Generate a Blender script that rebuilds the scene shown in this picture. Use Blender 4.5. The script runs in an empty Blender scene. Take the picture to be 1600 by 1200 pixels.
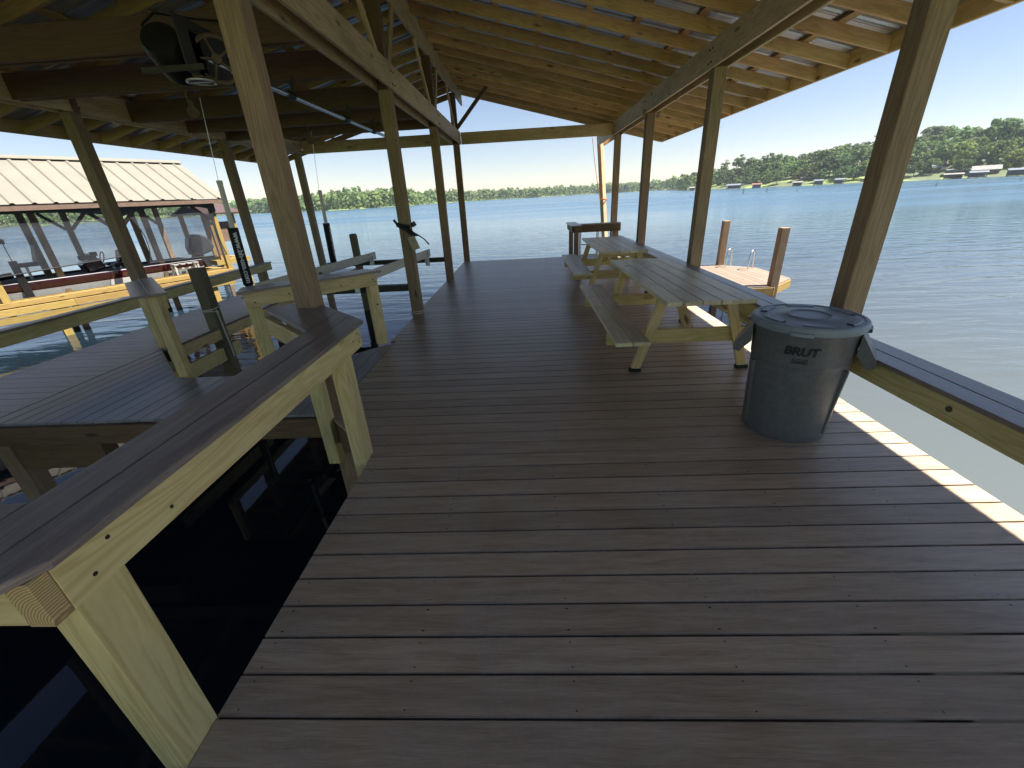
import bpy, bmesh, math, random
from math import radians, sin, cos, pi, sqrt, atan2, hypot
from mathutils import Vector, Matrix, noise
random.seed(7)
S = bpy.context.scene
C = S.collection
# ------------------------------------------------------------ camera
F = 640.0
H = 1.64
cY = Vector((20, 294, -F)).normalized()
cN = Vector((78, -1400, -F)).normalized()
cZ = -cN
cZ = (cZ - cY * cZ.dot(cY)).normalized()
cX = cY.cross(cZ)
Rw = Matrix((cX, cY, cZ))            # world = Rw @ camera vector
cam = bpy.data.cameras.new('camera')
cam.sensor_fit = 'HORIZONTAL'; cam.sensor_width = 36; cam.lens = 36 * F / 1600
cam.clip_start = .05; cam.clip_end = 9000
camo = bpy.data.objects.new('camera', cam); C.objects.link(camo)
camo.matrix_world = Matrix.Translation((0, 0, H)) @ Rw.to_4x4()
S.camera = camo
# ------------------------------------------------------------ light
SUN = Vector((.602, -.05, 1)).normalized()
W = bpy.data.worlds.new('World'); S.world = W; W.use_nodes = True
nt = W.node_tree
bg = nt.nodes['Background']; sky = nt.nodes.new('ShaderNodeTexSky')
sky.sky_type = 'NISHITA'; sky.sun_disc = False
sky.sun_elevation = math.asin(SUN.z); sky.sun_rotation = atan2(SUN.x, SUN.y)
sky.air_density = 1.0; sky.dust_density = .15; sky.ozone_density = 3.0; sky.altitude = 100
wbn = nt.nodes.new('ShaderNodeMix'); wbn.data_type = 'RGBA'; wbn.blend_type = 'MULTIPLY'; wbn.inputs[0].default_value = 1
wbn.inputs[7].default_value = (.87, .765, .755, 1); nt.links.new(sky.outputs[0], wbn.inputs[6])   # white balance
nt.links.new(wbn.outputs[2], bg.inputs[0]); bg.inputs[1].default_value = .05
sl = bpy.data.lights.new('sun', 'SUN'); sl.energy = 4.4; sl.angle = radians(.5); sl.color = (1, .95, .87)
so = bpy.data.objects.new('sun', sl); C.objects.link(so); so.location = SUN * 50
so.rotation_euler = SUN.to_track_quat('Z', 'Y').to_euler()
S.view_settings.view_transform = 'Standard'; S.view_settings.look = 'None'
S.view_settings.exposure = 1.93; S.view_settings.gamma = 1
S.render.engine = 'CYCLES'
try:
    S.cycles.max_bounces = 10; S.cycles.diffuse_bounces = 8; S.cycles.glossy_bounces = 4
    S.cycles.transparent_max_bounces = 12; S.cycles.caustics_reflective = False
    S.cycles.use_denoising = True; S.cycles.sample_clamp_indirect = 6
except Exception: pass

# ------------------------------------------------------------ materials
def newmat(name):
    m = bpy.data.materials.new(name); m.use_nodes = True
    t = m.node_tree; b = t.nodes['Principled BSDF']
    return m, t, b
def nd(t, typ, **kw):
    n = t.nodes.new('ShaderNode' + typ)
    for k, v in kw.items():
        if isinstance(k, str) and k.startswith('i_'): n.inputs[int(k[2:])].default_value = v
        else: setattr(n, k, v)
    return n
def math_(t, op, a, b=None, c=None, clamp=False):
    n = t.nodes.new('ShaderNodeMath'); n.operation = op; n.use_clamp = clamp
    for i, x in enumerate((a, b, c)):
        if x is None: continue
        if isinstance(x, (int, float)): n.inputs[i].default_value = x
        else: t.links.new(x, n.inputs[i])
    return n.outputs[0]
def mixc(t, f, a, b, typ='MIX'):
    n = t.nodes.new('ShaderNodeMix'); n.data_type = 'RGBA'; n.blend_type = typ
    for i, x in ((0, f), (6, a), (7, b)):
        if isinstance(x, (int, float)): n.inputs[i].default_value = x
        elif isinstance(x, tuple): n.inputs[i].default_value = (*x, 1)
        else: t.links.new(x, n.inputs[i])
    return n.outputs[2]
def ramp(t, f, stops):
    n = t.nodes.new('ShaderNodeValToRGB'); t.links.new(f, n.inputs[0])
    e = n.color_ramp.elements
    while len(e) < len(stops): e.new(.5)
    for el, (p, v) in zip(e, stops):
        el.position = p; el.color = (v, v, v, 1) if isinstance(v, (int, float)) else (*v, 1)
    return n.outputs[0]
def comb(t, x, y, z):
    n = t.nodes.new('ShaderNodeCombineXYZ')
    for i, v in enumerate((x, y, z)):
        if isinstance(v, (int, float)): n.inputs[i].default_value = v
        else: t.links.new(v, n.inputs[i])
    return n.outputs[0]
def noise_(t, vec, scale=1, detail=3, rough=.5, dist=0):
    n = t.nodes.new('ShaderNodeTexNoise'); n.inputs['Scale'].default_value = scale
    n.inputs['Detail'].default_value = detail; n.inputs['Roughness'].default_value = rough
    n.inputs['Distortion'].default_value = dist
    if vec is not None: t.links.new(vec, n.inputs['Vector'])
    return n.outputs[0]
def bump(t, b, h, s, d=.005):
    n = t.nodes.new('ShaderNodeBump'); n.inputs['Strength'].default_value = s; n.inputs['Distance'].default_value = d
    t.links.new(h, n.inputs['Height']); t.links.new(n.outputs[0], b.inputs['Normal'])
def uvs(t):
    a = nd(t, 'UVMap', uv_map='UVMap'); b = nd(t, 'UVMap', uv_map='rnd')
    s = nd(t, 'SeparateXYZ'); t.links.new(a.outputs[0], s.inputs[0])
    r = nd(t, 'SeparateXYZ'); t.links.new(b.outputs[0], r.inputs[0])
    return s.outputs[0], s.outputs[1], r.outputs[0], r.outputs[1]

def wood(name, light, dark, knots=.5, rough=.62, tint=.3, bands=.5, stain=None, stain_amt=.5, fine=.5, cracks=0):
    m, t, b = newmat(name)
    u, v, r1, r2 = uvs(t)
    U = math_(t, 'MULTIPLY_ADD', r1, 53.0, u); V = math_(t, 'MULTIPLY_ADD', r2, 31.0, v)
    # slow meander so grain bends round
    me = noise_(t, comb(t, math_(t, 'MULTIPLY', U, 1.1), math_(t, 'MULTIPLY', V, 5.0), 0.0), 1, 2)
    Vd = math_(t, 'MULTIPLY_ADD', me, .10, V)
    g1 = noise_(t, comb(t, math_(t, 'MULTIPLY', U, 3.0), math_(t, 'MULTIPLY', Vd, 110.0), r1), 1, 4, .6)
    g2 = noise_(t, comb(t, math_(t, 'MULTIPLY', U, .8), math_(t, 'MULTIPLY', Vd, 11.0), r2), 1, 2, .4)
    bn = math_(t, 'SINE', math_(t, 'MULTIPLY', g2, 70.0))
    bn = math_(t, 'MULTIPLY_ADD', bn, .5, .5); bn = math_(t, 'POWER', bn, 1.6)
    f = math_(t, 'ADD', math_(t, 'MULTIPLY', bn, bands * 1.0), math_(t, 'MULTIPLY', g1, fine), clamp=True)
    f = math_(t, 'SUBTRACT', f, .12, clamp=True)
    col = mixc(t, f, light, dark)
    vo = nd(t, 'TexVoronoi'); vo.inputs['Scale'].default_value = 1
    t.links.new(comb(t, math_(t, 'MULTIPLY', U, 2.2), math_(t, 'MULTIPLY', V, 7.0), 0.0), vo.inputs['Vector'])
    pk = nd(t, 'SeparateColor'); t.links.new(vo.outputs['Color'], pk.inputs[0])
    sel = math_(t, 'LESS_THAN', pk.outputs[0], knots * .5)
    kd = ramp(t, vo.outputs['Distance'], [(.05, 1.0), (.10, .8), (.19, 0.0)])
    kf = math_(t, 'MULTIPLY', kd, sel)
    col = mixc(t, math_(t, 'MULTIPLY', kf, .93), col, tuple(x * .22 for x in dark))
    if stain:
        sn = noise_(t, comb(t, math_(t, 'MULTIPLY', U, 1.3), math_(t, 'MULTIPLY', V, 4.0), 3.0), 1, 5, .65)
        col = mixc(t, math_(t, 'MULTIPLY', ramp(t, sn, [(.45, 0.0), (.68, 1.0)]), stain_amt), col, stain)
    if cracks:
        ck = noise_(t, comb(t, math_(t, 'MULTIPLY', U, .9), math_(t, 'MULTIPLY', Vd, 48.0), 7.7), 1, 2, .5)
        ck2 = noise_(t, comb(t, math_(t, 'MULTIPLY', U, 1.7), math_(t, 'MULTIPLY', V, 6.0), 2.1), 1, 2, .5)
        cf = math_(t, 'MULTIPLY', ramp(t, math_(t, 'ABSOLUTE', math_(t, 'SUBTRACT', ck, .5)), [(0.0, 1.0), (.013, 0.0)]), ramp(t, ck2, [(.52, 0.0), (.62, 1.0)]))
        col = mixc(t, math_(t, 'MULTIPLY', cf, .8 * cracks), col, tuple(x * .18 for x in dark))
    hv = nd(t, 'HueSaturation'); t.links.new(col, hv.inputs['Color'])
    t.links.new(math_(t, 'MULTIPLY_ADD', r2, tint, 1 - tint / 2), hv.inputs['Value'])
    t.links.new(math_(t, 'MULTIPLY_ADD', r1, .02, .49), hv.inputs['Hue'])
    t.links.new(hv.outputs[0], b.inputs['Base Color'])
    b.inputs['Roughness'].default_value = rough; b.inputs['Specular IOR Level'].default_value = .35
    bump(t, b, math_(t, 'ADD', g1, math_(t, 'MULTIPLY', bn, .3)), .35, .003)
    return m

def composite(name, c1, c2, rough=.5, screws=True, dust=.35, spec=.5, edges=False):
    m, t, b = newmat(name)
    u, v, r1, r2 = uvs(t)
    U = math_(t, 'MULTIPLY_ADD', r1, 53.0, u); V = math_(t, 'MULTIPLY_ADD', r2, 31.0, v)
    me = noise_(t, comb(t, math_(t, 'MULTIPLY', U, 2.0), math_(t, 'MULTIPLY', V, 9.0), 0.0), 1, 2)
    Vd = math_(t, 'MULTIPLY_ADD', me, .05, V)
    g = noise_(t, comb(t, math_(t, 'MULTIPLY', U, 9.0), math_(t, 'MULTIPLY', Vd, 240.0), r1), 1, 4, .7)
    g2 = noise_(t, comb(t, math_(t, 'MULTIPLY', U, 2.5), math_(t, 'MULTIPLY', Vd, 30.0), r2), 1, 3, .5)
    f = math_(t, 'ADD', math_(t, 'MULTIPLY', g, .65), math_(t, 'MULTIPLY', g2, .45), clamp=True)
    col = mixc(t, ramp(t, f, [(.34, 0.0), (.74, 1.0)]), c1, c2)
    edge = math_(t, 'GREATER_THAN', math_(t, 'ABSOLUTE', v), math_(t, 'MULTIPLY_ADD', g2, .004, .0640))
    if edges: col = mixc(t, math_(t, 'MULTIPLY', edge, .6), col, (.05, .036, .026))  # edge strip paints the shadowed gap lines between boards into the colour
    geo = nd(t, 'NewGeometry')
    dn = noise_(t, geo.outputs['Position'], 1.7, 6, .7, .6)
    dn2 = noise_(t, geo.outputs['Position'], 60, 2, .6)
    df = math_(t, 'MULTIPLY', math_(t, 'MULTIPLY', ramp(t, dn, [(.4, 0.0), (.72, 1.0)]), ramp(t, dn2, [(.35, .25), (.7, 1.0)])), dust)
    col = mixc(t, df, col, (.44, .41, .37))
    # the odd pale scuff or dropping
    vo = nd(t, 'TexVoronoi'); vo.inputs['Scale'].default_value = 2.1; vo.inputs['Randomness'].default_value = 1
    wv = nd(t, 'VectorMath', operation='ADD'); t.links.new(geo.outputs['Position'], wv.inputs[0])
    nv = nd(t, 'TexNoise'); nv.inputs['Scale'].default_value = 25; nv.inputs['Detail'].default_value = 3
    sc_ = nd(t, 'VectorMath', operation='SCALE'); t.links.new(nv.outputs['Color'], sc_.inputs[0]); sc_.inputs['Scale'].default_value = .05
    t.links.new(sc_.outputs[0], wv.inputs[1]); t.links.new(wv.outputs[0], vo.inputs['Vector'])
    pk = nd(t, 'SeparateColor'); t.links.new(vo.outputs['Color'], pk.inputs[0])
    sp = math_(t, 'MULTIPLY', math_(t, 'LESS_THAN', vo.outputs['Distance'], math_(t, 'MULTIPLY', pk.outputs[1], .055)), math_(t, 'LESS_THAN', pk.outputs[0], .4))
    col = mixc(t, math_(t, 'MULTIPLY', sp, .5), col, (.6, .58, .5))
    if screws:
        ps = nd(t, 'SeparateXYZ'); t.links.new(geo.outputs['Position'], ps.inputs[0])
        fx = math_(t, 'SUBTRACT', math_(t, 'FRACT', math_(t, 'DIVIDE', math_(t, 'ADD', u, 10.0), .61)), .5)
        fx = math_(t, 'ABSOLUTE', math_(t, 'MULTIPLY', fx, .61))
        fx = math_(t, 'ADD', fx, math_(t, 'MULTIPLY', math_(t, 'SUBTRACT', r1, .5), .012))
        fy = math_(t, 'SUBTRACT', math_(t, 'ABSOLUTE', v), .048)
        dd = math_(t, 'SQRT', math_(t, 'ADD', math_(t, 'MULTIPLY', fx, fx), math_(t, 'MULTIPLY', fy, fy)))
        col = mixc(t, math_(t, 'LESS_THAN', dd, .0034), col, (.01, .009, .008))
    hv = nd(t, 'HueSaturation'); t.links.new(col, hv.inputs['Color'])
    t.links.new(math_(t, 'MULTIPLY_ADD', r2, .22, .86), hv.inputs['Value'])
    t.links.new(hv.outputs[0], b.inputs['Base Color'])
    t.links.new(math_(t, 'MULTIPLY_ADD', g, .25, rough - .12), b.inputs['Roughness'])
    b.inputs['Specular IOR Level'].default_value = spec
    bump(t, b, f, .5, .002)
    return m

def plain(name, col, rough=.5, metal=0, var=.25, scale=8, spec=.5, coat=0, bmp=0):
    m, t, b = newmat(name)
    tc = nd(t, 'TexCoord')
    n = noise_(t, tc.outputs['Object'], scale, 5, .6)
    n2 = noise_(t, tc.outputs['Object'], scale * 7, 3, .6)
    f = math_(t, 'MULTIPLY_ADD', n, .7, math_(t, 'MULTIPLY', n2, .3))
    c = mixc(t, ramp(t, f, [(.3, 0.0), (.7, 1.0)]), tuple(x * (1 - var) for x in col), tuple(min(1, x * (1 + var)) for x in col))
    t.links.new(c, b.inputs['Base Color'])
    t.links.new(math_(t, 'MULTIPLY_ADD', f, .2, rough - .1), b.inputs['Roughness'])
    b.inputs['Metallic'].default_value = metal; b.inputs['Specular IOR Level'].default_value = spec
    b.inputs['Coat Weight'].default_value = coat
    if bmp: bump(t, b, f, bmp, .004)
    return m

PINE = wood('new_treated_pine', (.73, .61, .30), (.50, .375, .14), knots=.35, tint=.22, bands=.5, stain=(.25, .20, .08), stain_amt=.35)
ROOFW = wood('roof_pine', (.72, .49, .23), (.45, .285, .12), knots=1.5, tint=.5, bands=.4, stain=(.20, .13, .05), stain_amt=.5)
BEAMW = wood('beam_pine', (.64, .49, .29), (.44, .31, .155), knots=.9, cracks=.5, tint=.35, bands=.6, stain=(.25, .19, .1), stain_amt=.5)
POSTW = wood('post_wood', (.345, .24, .15), (.18, .115, .07), knots=.6, tint=.3, bands=.45, cracks=1, stain=(.16, .12, .075), stain_amt=.6, rough=.75)
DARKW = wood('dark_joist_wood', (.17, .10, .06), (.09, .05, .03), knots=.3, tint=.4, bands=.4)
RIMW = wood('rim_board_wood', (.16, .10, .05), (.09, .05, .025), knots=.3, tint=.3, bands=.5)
TABLEW = wood('picnic_table_pine', (.80, .70, .46), (.55, .45, .25), knots=1.2, cracks=.7, rough=.38, tint=.3, bands=.35, stain=(.27, .25, .17), stain_amt=.45)
BUNKW = wood('weathered_bunk_wood', (.78, .73, .60), (.62, .55, .42), knots=.3, tint=.2, bands=.3)
GREYW = wood('weathered_piling', (.22, .19, .12), (.12, .10, .06), knots=.3, tint=.3, bands=.4, rough=.8, stain=(.12, .13, .08), stain_amt=.6)
NDOCKW = wood('yellow_dock_wood', (.30, .205, .065), (.20, .12, .033), knots=.4, tint=.3, bands=.5)
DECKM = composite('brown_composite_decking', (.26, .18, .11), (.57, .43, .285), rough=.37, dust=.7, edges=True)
CAPM = composite('dark_composite_cap', (.10, .078, .068), (.33, .275, .245), rough=.32, screws=False, dust=.3, spec=.75)
PALED = composite('pale_composite_deck', (.20, .145, .10), (.26, .19, .14), rough=.6, dust=.2)
GREYD = composite('grey_walkway_decking', (.17, .16, .16), (.30, .29, .29), rough=.34, dust=.3, spec=.6)
BLACK = plain('black_rubber', (.012, .012, .013), .55)
FOAM = plain('black_foam_cover', (.008, .008, .012), .75, scale=20)
WHITEP = plain('white_pvc', (.72, .70, .66), .4, var=.08)
STEEL = plain('galvanized_steel', (.55, .56, .57), .35, metal=.9, var=.2)
CHROME = plain('stainless_tube', (.75, .75, .76), .18, metal=1, var=.05)
DSTEEL = plain('dark_steel', (.045, .042, .038), .5, metal=.3)
RUST = plain('rusty_plate', (.14, .10, .07), .7, metal=.3, var=.5)
ROPE = plain('white_rope', (.62, .58, .5), .9)
ORANGE = plain('orange_rope', (.62, .20, .08), .8)
BIN = plain('grey_bin_plastic', (.125, .13, .135), .42, var=.22, scale=30, spec=.42, bmp=.12)
BINLID = plain('grey_lid_plastic', (.22, .265, .31), .42, var=.15, scale=14, spec=.45, bmp=.1)
PRINT = plain('black_print', (.012, .012, .016), .5)
WPRINT = plain('white_print', (.72, .75, .8), .6, var=.05)
BRASS = plain('brass_pulley', (.55, .42, .12), .3, metal=.9)
BOATRED = plain('metallic_red_gelcoat', (.04, .0015, .009), .2, var=.1, coat=.6)
BOATWHITE = plain('white_gelcoat', (.62, .62, .60), .3, var=.06, coat=.3)
CARPET = plain('grey_boat_carpet', (.12, .12, .12), .9)
SEATM = plain('dark_seat_vinyl', (.05, .045, .04), .5)
ENGINE = plain('engine_cowl', (.035, .035, .04), .3, coat=.3)
CARD = plain('pale_card_box', (.42, .38, .26), .8)
BROWNP = plain('brown_fascia_paint', (.135, .085, .06), .6)

def metal_roof(name, col, metal, rough, dirt):
    m, t, b = newmat(name)
    u, v, r1, r2 = uvs(t)
    geo = nd(t, 'NewGeometry')
    n = noise_(t, geo.outputs['Position'], 9, 4, .6)
    n2 = noise_(t, geo.outputs['Position'], 1.1, 4, .6)
    c = mixc(t, math_(t, 'MULTIPLY', ramp(t, n2, [(.35, 0.0), (.7, 1.0)]), dirt), col, tuple(x * .5 for x in col))
    t.links.new(c, b.inputs['Base Color']); b.inputs['Metallic'].default_value = metal
    t.links.new(math_(t, 'MULTIPLY_ADD', n, .25, rough), b.inputs['Roughness'])
    return m
GALV = metal_roof('galvalume_panel', (.62, .63, .64), .75, .25, .4)
CREAMR = metal_roof('cream_painted_panel', (.19, .175, .14), 0, .5, .25)
DARKR = metal_roof('brown_painted_panel', (.09, .055, .05), 0, .45, .2)

def screen_mat():
    m, t, b = newmat('black_mesh_netting')
    tr = nd(t, 'BsdfTransparent'); mx = nd(t, 'MixShader'); out = t.nodes['Material Output']
    tc = nd(t, 'TexCoord')
    n = noise_(t, tc.outputs['Object'], 2.2, 5, .7, .6)
    b.inputs['Base Color'].default_value = (.018, .020, .026, 1); b.inputs['Roughness'].default_value = .8
    mpn = nd(t, 'Mapping'); mpn.inputs['Scale'].default_value = (1, 5, 22); t.links.new(tc.outputs['Object'], mpn.inputs[0])
    n3 = noise_(t, mpn.outputs[0], 3.0, 3, .7, .5)
    t.links.new(math_(t, 'MULTIPLY_ADD', math_(t, 'SUBTRACT', n3, .5), .5, ramp(t, n, [(.32, .44), (.68, .62)])), mx.inputs[0])
    t.links.new(tr.outputs[0], mx.inputs[1]); t.links.new(b.outputs[0], mx.inputs[2])
    t.links.new(mx.outputs[0], out.inputs[0])
    return m
NET = screen_mat()
NETF = plain('folded_mesh_netting', (.045, .048, .055), .9, scale=6)

def water_mat():
    m, t, b = newmat('lake_water')
    geo = nd(t, 'NewGeometry'); P = geo.outputs['Position']
    s = nd(t, 'SeparateXYZ'); t.links.new(P, s.inputs[0])
    big = noise_(t, P, .02, 3)
    l0 = nd(t, 'VectorMath', operation='LENGTH'); t.links.new(P, l0.inputs[0])
    far_blue = ramp(t, math_(t, 'DIVIDE', l0.outputs['Value'], 60.0), [(.22, 0.0), (.8, 1.0)])  # bluer far out: reflected sky painted into the base colour
    clear = mixc(t, far_blue, (.006, .011, .016), mixc(t, ramp(t, big, [(.35, 0.0), (.7, 1.0)]), (.036, .084, .132), (.048, .100, .152)))
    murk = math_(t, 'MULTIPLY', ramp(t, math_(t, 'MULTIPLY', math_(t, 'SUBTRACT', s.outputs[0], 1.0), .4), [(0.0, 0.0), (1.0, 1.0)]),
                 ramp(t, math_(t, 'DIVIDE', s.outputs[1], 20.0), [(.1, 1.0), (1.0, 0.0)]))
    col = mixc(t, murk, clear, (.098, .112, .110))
    t.links.new(col, b.inputs['Base Color'])
    b.inputs['IOR'].default_value = 1.333
    b.inputs['Specular IOR Level'].default_value = .5
    mp = nd(t, 'Mapping'); mp.inputs['Rotation'].default_value = (0, 0, radians(-18)); mp.inputs['Scale'].default_value = (.42, 1.7, 1)
    t.links.new(P, mp.inputs[0])
    w1 = noise_(t, mp.outputs[0], .95, 3, .5, .4)
    w2 = noise_(t, mp.outputs[0], 5.5, 3, .55, .3)
    w3 = noise_(t, P, .35, 2, .5)
    # open lake is rippled, the slips between the piers are calm
    ox = math_(t, 'GREATER_THAN', s.outputs[0], -30.0)
    dr = ramp(t, math_(t, 'MULTIPLY', math_(t, 'SUBTRACT', s.outputs[0], 2.2), .16), [(0.0, 0.0), (1.0, 1.0)])
    df = ramp(t, math_(t, 'MULTIPLY', math_(t, 'SUBTRACT', s.outputs[1], 5.0), .09), [(0.0, 0.0), (1.0, 1.0)])
    dl = ramp(t, math_(t, 'MULTIPLY', math_(t, 'SUBTRACT', -20.0, s.outputs[0]), .06), [(0.0, 0.0), (1.0, 1.0)])
    am = math_(t, 'MAXIMUM', math_(t, 'MAXIMUM', dr, df), math_(t, 'MULTIPLY', dl, .6))
    amp = math_(t, 'MULTIPLY_ADD', am, .97, .02)
    ln = nd(t, 'VectorMath', operation='LENGTH'); t.links.new(P, ln.inputs[0])
    far = ramp(t, math_(t, 'DIVIDE', ln.outputs['Value'], 200.0), [(.04, 0.0), (.5, 1.0)])
    gust = ramp(t, noise_(t, mp.outputs[0], .03, 4, .6), [(.4, 0.0), (.62, 1.0)])
    t.links.new(math_(t, 'MULTIPLY_ADD', far, math_(t, 'MULTIPLY_ADD', gust, .14, .16), .025), b.inputs['Roughness'])
    amp = math_(t, 'MULTIPLY', amp, math_(t, 'MULTIPLY_ADD', far, -.93, 1.0))
    h = math_(t, 'MULTIPLY', math_(t, 'ADD', math_(t, 'ADD', w1, math_(t, 'MULTIPLY', w2, .11)), math_(t, 'MULTIPLY', w3, .3)), amp)
    n = nd(t, 'Bump'); n.inputs['Strength'].default_value = 1; n.inputs['Distance'].default_value = .055
    t.links.new(h, n.inputs['Height']); t.links.new(n.outputs[0], b.inputs['Normal'])
    return m
WATER = water_mat()

def leaf_mat(name, c1, c2, sc=.25):
    m, t, b = newmat(name)
    geo = nd(t, 'NewGeometry'); oi = nd(t, 'ObjectInfo')
    n = noise_(t, geo.outputs['Position'], sc, 3, .6)
    c = mixc(t, ramp(t, n, [(.3, 0.0), (.7, 1.0)]), c1, c2)
    hv = nd(t, 'HueSaturation'); t.links.new(c, hv.inputs['Color'])
    t.links.new(math_(t, 'MULTIPLY_ADD', oi.outputs['Random'], .5, .75), hv.inputs['Value'])
    t.links.new(math_(t, 'MULTIPLY_ADD', oi.outputs['Random'], .04, .48), hv.inputs['Hue'])
    t.links.new(hv.outputs[0], b.inputs['Base Color']); b.inputs['Roughness'].default_value = .7
    b.inputs['Specular IOR Level'].default_value = .2
    tl = nd(t, 'BsdfTranslucent'); mx = nd(t, 'MixShader'); mx.inputs[0].default_value = .4
    t.links.new(hv.outputs[0], tl.inputs[0]); t.links.new(b.outputs[0], mx.inputs[1]); t.links.new(tl.outputs[0], mx.inputs[2])
    t.links.new(mx.outputs[0], t.nodes['Material Output'].inputs[0])
    return m
LEAF = leaf_mat('broadleaf_foliage', (.075, .125, .035), (.16, .225, .07))
LEAFY = leaf_mat('bright_foliage', (.12, .19, .03), (.20, .27, .06), .05)
LEAFD = leaf_mat('dark_foliage', (.055, .10, .03), (.11, .17, .055))
FORM = leaf_mat('forest_foliage', (.09, .15, .04), (.20, .27, .085), .03)
GRASSM = leaf_mat('lawn_grass', (.16, .24, .04), (.28, .34, .09), .08)
def bank_mat():
    m, t, b = newmat('shore_bank')
    geo = nd(t, 'NewGeometry'); P = geo.outputs['Position']
    n = noise_(t, P, .035, 3, .55); n2 = noise_(t, P, .5, 4, .6)
    u_ = mixc(t, n2, (.035, .055, .02), (.12, .14, .06))
    g_ = mixc(t, n2, (.13, .19, .035), (.24, .30, .08))
    c = mixc(t, ramp(t, n, [(.52, 0.0), (.58, 1.0)]), u_, g_)
    t.links.new(c, b.inputs['Base Color']); b.inputs['Roughness'].default_value = .9; return m
BANKM = bank_mat()
BARK = plain('bark', (.10, .075, .05), .9, scale=3)
EARTH = plain('earth_bank', (.16, .13, .08), .9, scale=.2)
WALLP = plain('pale_siding', (.13, .145, .16), .7, scale=.5)
WALLB = plain('brown_siding', (.17, .11, .07), .7, scale=.5)
ROOFG = plain('grey_shingles', (.20, .19, .18), .8, scale=.6)
ROOFR = plain('red_brown_roof', (.25, .12, .08), .8, scale=.6)
ROOFWH = plain('white_metal_roof', (.17, .19, .21), .4, scale=.6)
DARKG = plain('dark_opening', (.02, .022, .025), .3)

def endgrain():
    m, t, b = newmat('pine_end_grain')
    tc = nd(t, 'TexCoord'); mp = nd(t, 'Mapping'); mp.inputs['Location'].default_value = (1.13, 0, -.745)
    t.links.new(tc.outputs['Object'], mp.inputs[0])
    s = nd(t, 'SeparateXYZ'); t.links.new(mp.outputs[0], s.inputs[0])
    dx = s.outputs[0]; dz = math_(t, 'SUBTRACT', s.outputs[2], .02)
    rr = math_(t, 'SQRT', math_(t, 'ADD', math_(t, 'MULTIPLY', dx, dx), math_(t, 'MULTIPLY', dz, dz)))
    n = noise_(t, mp.outputs[0], 40, 3, .6)
    w = math_(t, 'SINE', math_(t, 'MULTIPLY_ADD', rr, 900.0, math_(t, 'MULTIPLY', n, 5.0)))
    c = mixc(t, math_(t, 'MULTIPLY_ADD', w, .5, .5), (.60, .46, .22), (.30, .19, .08))
    t.links.new(c, b.inputs['Base Color']); b.inputs['Roughness'].default_value = .8
    return m
ENDG = endgrain()
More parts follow.
